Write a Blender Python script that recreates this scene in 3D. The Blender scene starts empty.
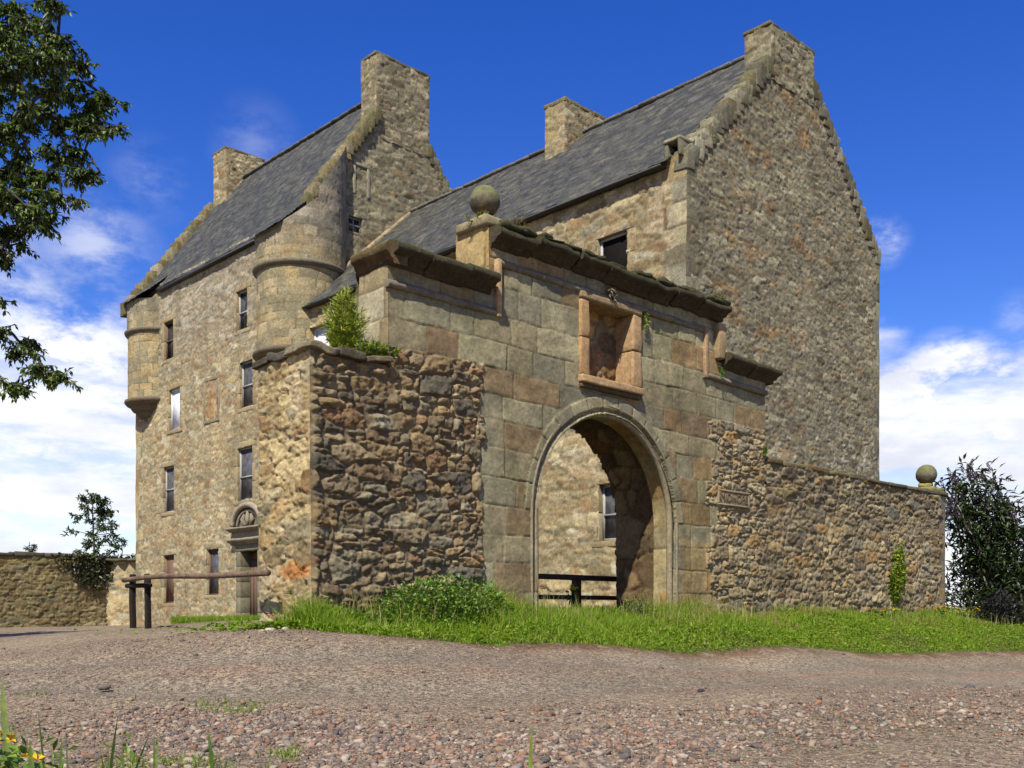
import bpy, math, random
import numpy as np

# ------------------------------------------------------------------ camera, world, sun, exposure
sc = bpy.context.scene
COL = sc.collection
FWD = np.array([0.693, 0.7206, 0.0]); RGT = np.array([0.7206, -0.693, 0.0])
# the eye is the origin: z = 0 is eye level, the ground lies below it
cam_d = bpy.data.cameras.new("camera"); cam = bpy.data.objects.new("camera", cam_d); COL.objects.link(cam)
cam.location = (0, 0, 0)
cam.rotation_euler = (math.radians(90), 0, -math.atan2(FWD[0], FWD[1]))
cam_d.sensor_width = 36.0; cam_d.lens = 36.0 * 1009 / 1024
cam_d.shift_y = 228 / 1024.0
cam_d.clip_start = 0.05; cam_d.clip_end = 5000
sc.camera = cam

LDIR = np.array([1.0, 0.60, -1.42])                     # direction the sunlight travels
SUN_EL = math.atan2(-LDIR[2], math.hypot(LDIR[0], LDIR[1]))
SUN_AZ = math.atan2(-LDIR[0], -LDIR[1])                  # compass style: 0 = +Y, clockwise
sun_d = bpy.data.lights.new("sun", 'SUN'); sun = bpy.data.objects.new("sun", sun_d); COL.objects.link(sun)
sun_d.energy = 5.0; sun_d.angle = math.radians(0.55); sun_d.color = (1.0, 0.95, 0.85)
from mathutils import Vector
sun.rotation_euler = Vector(LDIR).to_track_quat('-Z', 'Y').to_euler()
sun.location = (-20, -10, 30)

world = bpy.data.worlds.new("World"); sc.world = world; world.use_nodes = True
def build_world():
    nt = world.node_tree; N = nt.nodes; L = nt.links
    N.clear()
    out = N.new('ShaderNodeOutputWorld'); bg = N.new('ShaderNodeBackground')
    sky = N.new('ShaderNodeTexSky'); sky.sky_type = 'NISHITA'; sky.sun_disc = False
    sky.sun_elevation = SUN_EL; sky.sun_rotation = SUN_AZ
    sky.air_density = 1.0; sky.dust_density = 0.15; sky.ozone_density = 4.0; sky.altitude = 200
    hs = N.new('ShaderNodeHueSaturation'); hs.inputs['Saturation'].default_value = 1.34; hs.inputs['Value'].default_value = 1.46; hs.inputs['Hue'].default_value = 0.525
    L.new(sky.outputs[0], hs.inputs['Color'])
    tc = N.new('ShaderNodeTexCoord')
    def math_(op, a, b=None, c=None, clamp=False):
        n = N.new('ShaderNodeMath'); n.operation = op; n.use_clamp = clamp
        for i, x in enumerate((a, b, c)):
            if x is None: continue
            if isinstance(x, (int, float)): n.inputs[i].default_value = x
            else: L.new(x, n.inputs[i])
        return n.outputs[0]
    sep = N.new('ShaderNodeSeparateXYZ'); L.new(tc.outputs['Generated'], sep.inputs[0])
    def noise(scale, detail, rough, vscale, off=(0, 0, 0), dist=0.0):
        mp = N.new('ShaderNodeMapping'); mp.inputs['Scale'].default_value = (1, 1, vscale); mp.inputs['Location'].default_value = off
        L.new(tc.outputs['Generated'], mp.inputs[0])
        t = N.new('ShaderNodeTexNoise'); t.inputs['Scale'].default_value = scale; t.inputs['Detail'].default_value = detail
        t.inputs['Roughness'].default_value = rough; t.inputs['Distortion'].default_value = dist
        L.new(mp.outputs[0], t.inputs['Vector']); return t.outputs['Fac']
    def ramp(x, lo, hi):
        n = N.new('ShaderNodeMapRange'); n.interpolation_type = 'SMOOTHSTEP'
        n.inputs[1].default_value = lo; n.inputs[2].default_value = hi
        L.new(x, n.inputs[0]); return n.outputs[0]
    z = sep.outputs['Z']
    n1 = noise(3.2, 10, 0.56, 3.0, (0.3, 0.1, 0.0), 0.0)
    n2 = noise(7.0, 10, 0.6, 4.0, (2.3, 1.1, 0.4), 0.0)
    # a cloud bank low over the horizon all round, its top uneven
    edge = math_('ADD', z, math_('MULTIPLY', math_('SUBTRACT', n1, 0.5), -0.34))
    bank = math_('SUBTRACT', 1.0, ramp(edge, 0.205, 0.275))
    gaps = ramp(n2, 0.36, 0.56)
    bank = math_('MULTIPLY', bank, math_('MULTIPLY_ADD', gaps, 0.5, 0.5))
    # thin veils a little higher
    def blob(px, py, r0, r1):
        d = FWD + RGT * (px - 512) / 1009.0 + np.array([0, 0, 1.0]) * (612 - py) / 1009.0
        d = d / np.linalg.norm(d)
        dn = N.new('ShaderNodeVectorMath'); dn.operation = 'DISTANCE'
        mp = N.new('ShaderNodeVectorMath'); mp.operation = 'NORMALIZE'; L.new(tc.outputs['Generated'], mp.inputs[0])
        L.new(mp.outputs[0], dn.inputs[0]); dn.inputs[1].default_value = tuple(d)
        return math_('SUBTRACT', 1.0, ramp(dn.outputs['Value'], r0, r1))
    n3 = noise(11.0, 10, 0.62, 2.0, (5.3, 3.1, 2.4), 0.0)
    veil = None
    for b in ((92, 252, 0.0, 0.07, 0.55), (884, 242, 0.0, 0.028, 0.8), (150, 182, 0.0, 0.045, 0.22), (255, 145, 0.0, 0.05, 0.16), (30, 250, 0.0, 0.07, 0.25),
              (1020, 318, 0.0, 0.03, 0.3), (70, 370, 0.02, 0.11, 1.25), (10, 330, 0.02, 0.09, 0.9), (110, 460, 0.02, 0.08, 0.4),(30,420,0.02,0.1,1.0),
              (950, 420, 0.05, 0.085, 1.5), (1060, 430, 0.05, 0.09, 1.5), (900, 410, 0.02, 0.06, 1.5), (1000, 500, 0.05, 0.1, 1.2)):
        v = math_('MULTIPLY', blob(*b[:4]), b[4])
        veil = v if veil is None else math_('MAXIMUM', veil, v)
    veil = math_('MULTIPLY', veil, ramp(n3, 0.36, 0.62), clamp=True)
    dens = math_('MAXIMUM', bank, veil, clamp=True)
    cc = N.new('ShaderNodeMixRGB'); cc.inputs[1].default_value = (6.6, 6.9, 7.9, 1); cc.inputs[2].default_value = (9.2, 9.3, 9.8, 1)
    L.new(ramp(noise(6.0, 10, 0.6, 3.0, (1.3, 7.1, 0.4), 0.0), 0.3, 0.6), cc.inputs[0])
    mx = N.new('ShaderNodeMixRGB'); L.new(dens, mx.inputs[0]); L.new(hs.outputs[0], mx.inputs[1]); L.new(cc.outputs[0], mx.inputs[2])
    bg.inputs['Strength'].default_value = 0.074
    L.new(mx.outputs[0], bg.inputs['Color']); L.new(bg.outputs[0], out.inputs[0])
build_world()
sc.view_settings.view_transform = 'Standard'; sc.view_settings.look = 'None'
sc.view_settings.exposure = 0.66; sc.view_settings.gamma = 1.0

# ------------------------------------------------------------------ numeric helpers
rng = np.random.default_rng(7); random.seed(5)
def A(*x): return np.array(x, dtype=float)
def lin(r, g, b):
    c = np.array([r, g, b]) / 255.0
    return np.where(c <= 0.04045, c / 12.92, ((c + 0.055) / 1.055) ** 2.4)
def ss(lo, hi, x):
    t = np.clip((x - lo) / (hi - lo), 0, 1); return t * t * (3 - 2 * t)
def hsh(i, j, s, k=0):
    i = np.asarray(i).astype(np.int64); j = np.asarray(j).astype(np.int64)
    k = np.asarray(k).astype(np.int64)
    h = (i * 374761393 + j * 668265263 + k * 2147483647 + int(s) * 974634777) & 0xFFFFFFFF
    h = ((h ^ (h >> 13)) * 1274126177) & 0xFFFFFFFF
    h = ((h ^ (h >> 16)) * 2246822519) & 0xFFFFFFFF
    h = h ^ (h >> 15)
    return (h & 0xFFFFFF) / float(0x1000000)
def vn3(x, y, z, s):
    xi = np.floor(x); yi = np.floor(y); zi = np.floor(z)
    fx = x - xi; fy = y - yi; fz = z - zi
    fx = fx * fx * (3 - 2 * fx); fy = fy * fy * (3 - 2 * fy); fz = fz * fz * (3 - 2 * fz)
    r = 0
    for a in (0, 1):
        for b in (0, 1):
            for c in (0, 1):
                w = (fx if a else 1 - fx) * (fy if b else 1 - fy) * (fz if c else 1 - fz)
                r = r + w * hsh(xi + a, yi + b, s, zi + c)
    return r
def vn(x, y, s): return vn3(x, y, np.zeros_like(x), s)
def vn2(x, y, s):
    xi = np.floor(x); yi = np.floor(y); fx = x - xi; fy = y - yi
    fx = fx * fx * (3 - 2 * fx); fy = fy * fy * (3 - 2 * fy)
    return ((hsh(xi, yi, s) * (1 - fx) + hsh(xi + 1, yi, s) * fx) * (1 - fy) +
            (hsh(xi, yi + 1, s) * (1 - fx) + hsh(xi + 1, yi + 1, s) * fx) * fy)
def fbm(x, y, s, o=4):
    r = 0; a = 0.5; t = 0
    for k in range(o):
        r = r + a * vn2(x * 2 ** k + 17.3 * k, y * 2 ** k + 5.1 * k, s + k); t += a; a *= 0.55
    return r / t
def wobble(P, amp=0.018):
    Q = np.empty_like(P)
    for k in range(3):
        Q[:, k] = (vn3(P[:, 0] * 1.3, P[:, 1] * 1.3, P[:, 2] * 1.3, 90 + k) - 0.5) * 2 * amp + \
                  (vn3(P[:, 0] * 6, P[:, 1] * 6, P[:, 2] * 6, 95 + k) - 0.5) * amp * 0.8
    return P + Q
def at(px, py, d):                       # a measured picture point at a distance, as a place in the world
    return FWD * d + RGT * d * (px - 512) / 1009.0 + A(0, 0, d * (612 - py) / 1009.0)

# ------------------------------------------------------------------ objects
def mesh_np(name, V, F, mat=None, parent=None, C=None, smooth=False):
    """V (n,3); F list of int arrays (m,3)/(m,4); C (n,3) albedo per vertex"""
    me = bpy.data.meshes.new(name)
    V = np.asarray(V, dtype=np.float32); F = [np.asarray(f, dtype=np.int32) for f in F if len(f)]
    me.vertices.add(len(V)); me.vertices.foreach_set("co", V.ravel())
    nl = sum(f.size for f in F); npoly = sum(len(f) for f in F)
    me.loops.add(nl); me.loops.foreach_set("vertex_index", np.concatenate([f.ravel() for f in F]))
    st = []; o = 0
    for f in F:
        k = f.shape[1]; st.append(o + np.arange(len(f), dtype=np.int32) * k); o += f.size
    me.polygons.add(npoly); me.polygons.foreach_set("loop_start", np.concatenate(st).astype(np.int32))
    if smooth: me.polygons.foreach_set("use_smooth", np.ones(npoly, dtype=bool))
    if C is not None:
        ca = me.color_attributes.new("Col", 'FLOAT_COLOR', 'POINT')
        ca.data.foreach_set("color", np.concatenate([np.asarray(C, dtype=np.float32) * ALB, np.ones((len(V), 1), np.float32)], 1).ravel())
    me.update(calc_edges=True)
    ob = bpy.data.objects.new(name, me); COL.objects.link(ob)
    if mat: me.materials.append(mat)
    if parent: ob.parent = parent; ob.matrix_parent_inverse = parent.matrix_world.inverted() if False else ob.matrix_parent_inverse
    if parent is not None:
        off = parent_world(parent)
        if off is not None:
            me.transform(__import__('mathutils').Matrix.Translation(Vector(-off)))
    return ob
def parent_world(p):
    o = np.zeros(3)
    while p is not None:
        o = o + np.array(p.location); p = p.parent
    return o
def thing(name, label, cat, loc, group=None):
    o = bpy.data.objects.new(name, None); COL.objects.link(o)
    o.location = tuple(loc); o.empty_display_size = 0.3
    tag(o, label, cat, group); return o
def tag(o, label, cat, group=None, kind=None):
    if label: o["label"] = label
    if cat: o["category"] = cat
    if group: o["group"] = group
    if kind: o["kind"] = kind
    return o
def struct(o, kind='structure', label=None, cat=None): return tag(o, label, cat, None, kind)
ALB = 0.72                                              # real stone, slate and leaves are darker than they look in sunlight
class Acc:
    """collects (V, F, C) pieces into one mesh"""
    def __init__(s): s.V = []; s.F = []; s.C = []; s.n = 0
    def add(s, V, F, C):
        V = np.asarray(V, float)
        C = np.asarray(C, float)
        if C.ndim == 1: C = np.tile(C, (len(V), 1))
        s.V.append(V); s.C.append(C)
        for f in F:
            f = np.asarray(f)
            if len(f): s.F.append(f + s.n)
        s.n += len(V); return s
    def build(s, name, mat, parent=None, smooth=False):
        return mesh_np(name, np.concatenate(s.V), s.F, mat, parent, np.concatenate(s.C), smooth)

def panel(O, U, V, N, us, vs, field, keep=None, taper=(1, 1, 1, 1), wob=0.018, tw=0.05):
    O, U, V, N = (np.asarray(x, float) for x in (O, U, V, N))
    uu, vv = np.meshgrid(us, vs, indexing='ij'); u = uu.ravel(); v = vv.ravel()
    h, c = field(u, v)
    if any(taper):
        e = np.full(len(u), 9.0)
        if taper[0]: e = np.minimum(e, u - us[0])
        if taper[1]: e = np.minimum(e, us[-1] - u)
        if taper[2]: e = np.minimum(e, v - vs[0])
        if taper[3]: e = np.minimum(e, vs[-1] - v)
        h = h * ss(0, tw, e)
    P = O + u[:, None] * U + v[:, None] * V + h[:, None] * N
    if wob: P = wobble(P, wob)
    nu, nv = len(us), len(vs)
    idx = np.arange(nu * nv).reshape(nu, nv)
    q = np.stack([idx[:-1, :-1], idx[1:, :-1], idx[1:, 1:], idx[:-1, 1:]], -1).reshape(-1, 4)
    if np.dot(np.cross(U, V), N) < 0: q = q[:, ::-1]
    if keep is not None:
        uc = (uu[:-1, :-1] + uu[1:, 1:]).ravel() / 2; vc = (vv[:-1, :-1] + vv[1:, 1:]).ravel() / 2
        q = q[keep(uc, vc)]
        used = np.zeros(len(P), bool); used[q.ravel()] = True
        m = np.cumsum(used) - 1; P = P[used]; c = c[used]; q = m[q]
    return P, [q], c
def lines(a, b, res, cuts=()):
    """grid lines from a to b about res apart that pass exactly through every cut"""
    pts = sorted({a, b} | {x for x in cuts if a < x < b}); r = []
    for p, q in zip(pts[:-1], pts[1:]):
        n = max(1, int(round((q - p) / res))); r += list(np.linspace(p, q, n + 1)[:-1])
    return np.array(r + [b])
def box(acc, lo, hi, c):
    lo = np.asarray(lo, float); hi = np.asarray(hi, float)
    V = np.array([[(lo, hi)[i][0], (lo, hi)[j][1], (lo, hi)[k][2]] for i in (0, 1) for j in (0, 1) for k in (0, 1)])
    F = np.array([[0, 1, 3, 2], [4, 6, 7, 5], [0, 4, 5, 1], [2, 3, 7, 6], [0, 2, 6, 4], [1, 5, 7, 3]])
    acc.add(V, [F], c)
_sc = {}
def cube_grid(n):
    if n in _sc: return _sc[n]
    V = []; F = []; key = {}
    def vid(p):
        k = tuple(np.round(p, 5))
        if k not in key: key[k] = len(V); V.append(p)
        return key[k]
    t = np.linspace(-1, 1, n + 1)
    for ax in range(3):
        for sg in (-1, 1):
            for i in range(n):
                for j in range(n):
                    f = []
                    for a, b in ((i, j), (i + 1, j), (i + 1, j + 1), (i, j + 1)):
                        p = np.zeros(3); p[ax] = sg; p[(ax + 1) % 3] = t[a]; p[(ax + 2) % 3] = t[b]; f.append(vid(p))
                    F.append(f if sg > 0 else f[::-1])
    _sc[n] = (np.array(V), np.array(F)); return _sc[n]
def block(acc, lo, hi, c, rnd=0.02, jit=0.012, n=4, rot=0.0, seed=None):
    """a worn stone: a subdivided box with rounded arrises and uneven faces"""
    lo = np.asarray(lo, float); hi = np.asarray(hi, float)
    V, F = cube_grid(n); ce = (lo + hi) / 2; hs = (hi - lo) / 2
    r = min(rnd, hs.min() * 0.9)
    tm = 1 - 2.0 / n; P = np.where(np.abs(V) > 0.999, np.sign(V) * hs, V / max(tm, 1e-6) * (hs - r))
    inner = np.clip(P, -(hs - r), hs - r); d = P - inner
    L = np.linalg.norm(d, axis=1, keepdims=True); P = inner + d / np.maximum(L, 1e-9) * np.minimum(L, r)
    # pull the grid lines out to the rim so that the faces stay flat
    s = seed if seed is not None else int(rng.integers(1, 99999))
    W = P * 7 + s * 3.17
    P = P + jit * 2 * (np.stack([vn3(W[:, 0], W[:, 1], W[:, 2], s + k) for k in range(3)], 1) - 0.5)
    if rot:
        a = rng.normal(0, rot, 3)
        for ax in range(3):
            ca, sa = math.cos(a[ax]), math.sin(a[ax]); i, j = (ax + 1) % 3, (ax + 2) % 3
            Q = P.copy(); Q[:, i] = ca * P[:, i] - sa * P[:, j]; Q[:, j] = sa * P[:, i] + ca * P[:, j]; P = Q
    cc = np.asarray(c) * (0.85 + 0.3 * vn3(W[:, 0] * 1.7, W[:, 1] * 1.7, W[:, 2] * 1.7, s + 9))[:, None]
    acc.add(P + ce, [F], cc)
def tube(acc, pts, rad, c, n=8, rough=0.0, cap=True):
    pts = np.asarray(pts, float); rad = np.broadcast_to(np.asarray(rad, float), (len(pts),))
    T = np.gradient(pts, axis=0); T /= np.linalg.norm(T, axis=1, keepdims=True) + 1e-9
    ref = A(0, 0, 1) if abs(T[0][2]) < 0.9 else A(1, 0, 0)
    V = []; 
    for k in range(len(pts)):
        u = np.cross(T[k], ref); u /= np.linalg.norm(u) + 1e-9; w = np.cross(u, T[k]); ref = w
        a = np.linspace(0, 2 * math.pi, n, endpoint=False)
        r = rad[k] * (1 + rough * (rng.random(n) - 0.5))
        V.append(pts[k] + np.cos(a)[:, None] * u * r[:, None] + np.sin(a)[:, None] * w * r[:, None])
    V = np.concatenate(V); m = len(pts); F = []
    for k in range(m - 1):
        i = np.arange(n); j = (i + 1) % n
        F.append(np.stack([k * n + i, k * n + j, (k + 1) * n + j, (k + 1) * n + i], 1))
    Fs = [np.concatenate(F)]
    if cap:
        V = np.concatenate([V, pts[:1], pts[-1:]]); i = np.arange(n); j = (i + 1) % n
        Fs.append(np.stack([np.full(n, m * n), j, i], 1)); Fs.append(np.stack([np.full(n, m * n + 1), (m - 1) * n + i, (m - 1) * n + j], 1))
    acc.add(V, Fs, c)
def lathe(acc, prof, centre, c, n=48, jit=0.0, a0=0.0, a1=2 * math.pi):
    prof = np.asarray(prof, float); full = abs(a1 - a0 - 2 * math.pi) < 1e-6
    a = np.linspace(a0, a1, n, endpoint=not full); m = len(prof)
    r = prof[:, 0][:, None]; V = np.stack([r * np.cos(a), r * np.sin(a), np.repeat(prof[:, 1][:, None], len(a), 1)], -1).reshape(-1, 3)
    if jit: V = V + (rng.random(V.shape) - 0.5) * jit
    k = len(a); F = []
    for i in range(m - 1):
        j = np.arange(k if full else k - 1); jn = (j + 1) % k
        F.append(np.stack([i * k + j, i * k + jn, (i + 1) * k + jn, (i + 1) * k + j], 1))
    acc.add(V + np.asarray(centre), [np.concatenate(F)], c)
def moulding(acc, P0, P1, N, prof, col, res=0.06, wob=0.012, seed=0, rag=0.0, cap=True):
    """a profile (out, up) drawn from P0 to P1; N points out of the wall"""
    P0 = np.asarray(P0, float); P1 = np.asarray(P1, float); N = np.asarray(N, float)
    L = np.linalg.norm(P1 - P0); m = max(2, int(L / res)); t = np.linspace(0, 1, m); prof = np.asarray(prof, float); k = len(prof)
    B = P0 + t[:, None] * (P1 - P0)
    V = B[:, None, :] + prof[None, :, 0:1] * N + prof[None, :, 1:2] * A(0, 0, 1)
    V = V.reshape(-1, 3)
    if wob:
        W = V * 4.0
        V = V + wob * 2 * (np.stack([vn3(W[:, 0], W[:, 1], W[:, 2], seed + 31 + i) for i in range(3)], 1) - 0.5)
        W = V * 14.0
        V = V + wob * 1.2 * (np.stack([vn3(W[:, 0], W[:, 1], W[:, 2], seed + 41 + i) for i in range(3)], 1) - 0.5)
    idx = np.arange(m * k).reshape(m, k); kk = np.arange(k); kn = (kk + 1) % k
    F = np.stack([idx[:-1][:, kk], idx[1:][:, kk], idx[1:][:, kn], idx[:-1][:, kn]], -1).reshape(-1, 4)
    cc = np.asarray(col) if np.ndim(col) == 1 else np.tile(np.asarray(col), (m, 1))
    cc = cc * (0.75 + 0.5 * vn3(V[:, 0] * 5, V[:, 1] * 5, V[:, 2] * 9, seed + 3))[:, None]
    acc.add(V, [F], cc)
    if cap:
        for r in (0, m - 1):
            ring = V[r * k:(r + 1) * k]; ce = ring.mean(0)
            acc.add(np.concatenate([ring, ce[None]]), [np.stack([kk, kn, np.full(k, k)], 1)], np.asarray(col) if np.ndim(col) == 1 else np.concatenate([np.asarray(col), np.asarray(col)[:1]]))

# ------------------------------------------------------------------ masonry fields: height and colour of every point of a wall
def pal(*c): return np.array([lin(*x) for x in c])
TAN = pal((182, 159, 119), (168, 147, 110), (194, 173, 133), (154, 134, 100), (174, 147, 106), (150, 138, 112), (190, 175, 144), (162, 131, 94))
GREY = pal((133, 125, 107), (120, 113, 97), (149, 141, 119), (106, 99, 85), (136, 120, 94), (128, 123, 110), (160, 150, 129), (115, 104, 86))
RUBB = pal((126, 110, 87), (110, 98, 80), (146, 128, 101), (126, 99, 74), (99, 91, 79), (156, 140, 111), (114, 95, 74), (132, 122, 103), (140, 118, 87))
MIXD = pal((148, 134, 106), (128, 117, 96), (164, 146, 110), (113, 102, 84), (140, 123, 99), (154, 127, 88), (134, 127, 111), (170, 156, 125))
ASHL = pal((138, 133, 111), (129, 125, 105), (145, 139, 114), (134, 127, 103), (123, 120, 103), (142, 134, 109), (138, 118, 87), (126, 110, 85))
TURR = pal((168, 150, 117), (153, 138, 109), (178, 158, 121), (144, 132, 107), (170, 146, 106), (148, 136, 108))
TAN = TAN * A(.92, 1.0, 1.03); GREY = GREY * A(1.0, 1.06, 1.01); RUBB = RUBB * A(1.02, 1.09, 1.08); ASHL = ASHL * A(1.16, 1.14, 1.03); MIXD = MIXD * A(.97, 1.01, 1.02); TURR = TURR * A(.94, 1.0, .98)
RUST = lin(176, 116, 62)

def vor(u, v, su, sv, seed, p=3.6, ju=0.9, jv=0.6):
    x = u / su; y = v / sv
    j0 = np.floor(y); f1 = np.full(len(u), 9.0); f2 = np.full(len(u), 9.0)
    ri = np.zeros(len(u)); rj = np.zeros(len(u)); dx1 = np.zeros(len(u)); dy1 = np.zeros(len(u))
    for dj in (-1, 0, 1):
        j = j0 + dj; sh = hsh(j, j * 0, seed + 7)
        i0 = np.floor(x + sh)
        for di in (-1, 0, 1):
            i = i0 + di
            cx = i + 0.5 + (hsh(i, j, seed) - 0.5) * ju - sh; cy = j + 0.5 + (hsh(i, j, seed + 1) - 0.5) * jv
            dx = x - cx; dy = y - cy
            d = (np.abs(dx) ** p + np.abs(dy) ** p) ** (1 / p)
            m = d < f1
            f2 = np.where(m, f1, np.minimum(f2, d)); f1 = np.where(m, d, f1)
            ri = np.where(m, i, ri); rj = np.where(m, j, rj); dx1 = np.where(m, dx, dx1); dy1 = np.where(m, dy, dy1)
    return ri, rj, (f2 - f1) * 0.5 * min(su, sv) * 1.25, dx1, dy1
def n2_(u, v, seed): return fbm(u * 20, v * 20, seed + 36, 2) - .5
def rubble(u, v, seed, pl, su=0.36, sv=0.2, amp=0.04, edge=0.022, mort=None, big=0.35, mdepth=0.25, tilt=0.5, lime=0.0, spread=0.28, warp=0.05, rough=0.012, facet=1.0):
    wu = u + warp * 2 * (fbm(u * 3.1, v * 3.1, seed + 50, 3) - 0.5); wv = v + warp * 2 * (fbm(u * 2.3 + 9, v * 3.3, seed + 60, 3) - 0.5)
    ai, aj, ae, ax, ay = vor(wu, wv, su * 1.75, sv * 1.7, seed)
    bi, bj, be, bx, by = vor(wu, wv, su, sv, seed + 11)
    isb = hsh(ai, aj, seed + 3) < big
    e = np.where(isb, ae, np.minimum(be, ae * 1.3))
    i = np.where(isb, ai, bi + 1000 + ai * 37); j = np.where(isb, aj, bj + 500 + aj * 53)
    ox = np.where(isb, ax * su * 1.75, bx * su); oy = np.where(isb, ay * sv * 1.7, by * sv)
    r1 = hsh(i, j, seed + 20); r2 = hsh(i, j, seed + 21); r3 = hsh(i, j, seed + 22); r4 = hsh(i, j, seed + 23); r5 = hsh(i, j, seed + 24)
    e = e + (fbm(u * 16, v * 16, seed + 70, 2) - 0.5) * 0.016
    pr = ss(0.0, edge * .75, e)
    dome = ss(0.0, edge * 3.2, e)
    n = fbm(u * 9, v * 11, seed + 80, 4) - 0.5
    n2 = fbm(u * 30, v * 34, seed + 85, 2) - 0.5
    fi, fj, fe, fx, fy = vor(wu + .03 * n2_(u, v, seed), wv, .085, .055, seed + 31)
    fc = ((hsh(fi, fj, seed + 33) - .5) * .010 + ((hsh(fi, fj, seed + 34) - .5) * fx + (hsh(fi, fj, seed + 35) - .5) * fy) * .02) * facet
    h = pr * fc + amp * (pr * (0.35 + 0.55 * r1) + 0.22 * dome * r2) + tilt * pr * ((r3 - 0.5) * ox + (r4 - 0.5) * oy) * 0.35 + rough * 2 * n * (0.4 + 0.6 * pr) + rough * 0.7 * n2
    c = pl[(r5 * len(pl)).astype(int) % len(pl)] * (1 + (hsh(i, j, seed + 25) - 0.5) * 2 * spread)[:, None]
    c = c * (0.78 + 0.44 * fbm(u * 12, v * 20, seed + 88, 3))[:, None]
    if mort is None: mort = pl.mean(0) * 0.9
    mc = np.asarray(mort) * (0.8 + 0.4 * fbm(u * 8, v * 8, seed + 89, 3))[:, None]
    k = ss(edge * mdepth, edge * (mdepth + 0.55), e)[:, None]
    c = mc * (1 - k) + c * k
    big_n = fbm(u * 0.55, v * 0.7, seed + 99, 4)
    c = c * (0.78 + 0.44 * big_n)[:, None]
    if lime:
        m = ss(0.60, 0.70, fbm(u * 2.2, v * 2.6, seed + 101, 4)) * lime
        c = c * (1 - m[:, None]) + lin(205, 190, 160) * m[:, None]
    return h, c
def ashlar(u, v, seed, pl, courses, wid=0.55, joint=0.0055, off=0.0045, rough=0.004, spread=0.09, rust=0.03, jcol=None):
    wu = u + 0.012 * (fbm(u * 5, v * 5, seed + 1, 2) - 0.5); wv = v + 0.012 * (fbm(u * 4, v * 4, seed + 2, 2) - 0.5)
    cs = np.asarray(courses); r = np.clip(np.searchsorted(cs, wv) - 1, 0, len(cs) - 2)
    e = np.minimum(wv - cs[r], cs[r + 1] - wv); b = np.zeros(len(u), int)
    for k in np.unique(r):
        m = r == k; rr = np.random.default_rng(seed * 131 + int(k)); x = u.min() - rr.random() * wid; bs = [x]
        while x < u.max() + wid: x += wid * (0.6 + 0.8 * rr.random()); bs.append(x)
        bs = np.array(bs); q = np.searchsorted(bs, wu[m]) - 1; q = np.clip(q, 0, len(bs) - 2)
        b[m] = q; e[m] = np.minimum(e[m], np.minimum(wu[m] - bs[q], bs[q + 1] - wu[m]))
    r1 = hsh(b, r, seed + 5); r2 = hsh(b, r, seed + 6); r3 = hsh(b, r, seed + 8)
    e = e + (fbm(u * 20, v * 20, seed + 9, 2) - 0.5) * 0.007
    pr = ss(0, joint * 1.6, e)
    h = pr * 0.008 + off * (r1 - 0.5) * pr * 2 + rough * 2 * (fbm(u * 12, v * 14, seed + 10, 4) - 0.5) + 0.002 * ss(0, 0.03, e)
    c = pl[(r2 * len(pl)).astype(int) % len(pl)] * (1 + (r3 - 0.5) * 2 * spread)[:, None]
    if rust:
        k = (hsh(b, r, seed + 12) < rust)[:, None] * (0.3 + 0.35 * fbm(u * 5, v * 5, seed + 13, 3))[:, None]
        c = c * (1 - k) + lin(134, 98, 64) * k
    c = c * (0.62 + 0.76 * fbm(u * 3.2, v * 3.6, seed + 14, 5))[:, None]
    jc = pl.mean(0) * 0.5 if jcol is None else jcol
    k = ss(joint * 0.4, joint * 1.3, e)[:, None]
    return h, jc * (1 - k) + c * k
def mixf(a, b, m):
    m = m.astype(float); return a[0] * (1 - m) + b[0] * m, a[1] * (1 - m[:, None]) + b[1] * m[:, None]
def quoin_mask(v, du, seed, course=0.34, lo=0.24, hi=0.48):
    k = np.floor(v / course); return du < np.where(k % 2 == 0, lo, hi) * (0.9 + 0.25 * hsh(k, k * 0, seed))
def courses(a, b, h, seed, var=0.2):
    r = np.random.default_rng(seed); x = a; o = [a]
    while x < b + h: x += h * (1 + var * (r.random() * 2 - 1)); o.append(x)
    return o
def slates(u, v, seed, course=0.13, wid=0.19, tone=0.95):
    wv = v + 0.02 * (fbm(u * 1.2, v * 1.2, seed + 3, 3) - 0.5)
    r = np.floor(wv / course); f = wv / course - r
    x = u / wid + (r % 2) * 0.5 + 0.6 * hsh(r, r * 0, seed); b = np.floor(x); g = x - b
    r1 = hsh(b, r, seed + 1); r2 = hsh(b, r, seed + 2); r3 = hsh(b, r, seed + 4)
    f2 = f + (r3 - 0.5) * 0.12
    e = np.minimum(g, 1 - g) * wid
    h = (1 - f) * 0.022 + 0.012 * r1 + (g - 0.5) * (r2 - 0.5) * 0.03 - 0.012 * (1 - ss(0, 0.012, e)) + 0.05 * (fbm(u * 0.7, v * 0.7, seed + 8, 3) - 0.5)
    base = pal((76, 74, 70), (86, 83, 77), (66, 65, 62), (96, 91, 82), (80, 76, 70), (72, 72, 71), (106, 100, 88))
    c = base[(r2 * 7).astype(int) % 7] * (0.8 + 0.4 * r1)[:, None]
    c = c * (0.75 + 0.5 * fbm(u * 14, v * 12, seed + 5, 3))[:, None]
    m = ss(0.57, 0.7, fbm(u * 2.4, v * 2.8, seed + 6, 4))[:, None] * 0.35
    c = c * (1 - m) + lin(108, 104, 88) * m
    c = c * (0.45 + 0.55 * ss(0, 0.010, e) * ss(0.0, 0.07, f2))[:, None]
    return h, c * tone * A(.76, .81, .77)

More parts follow.
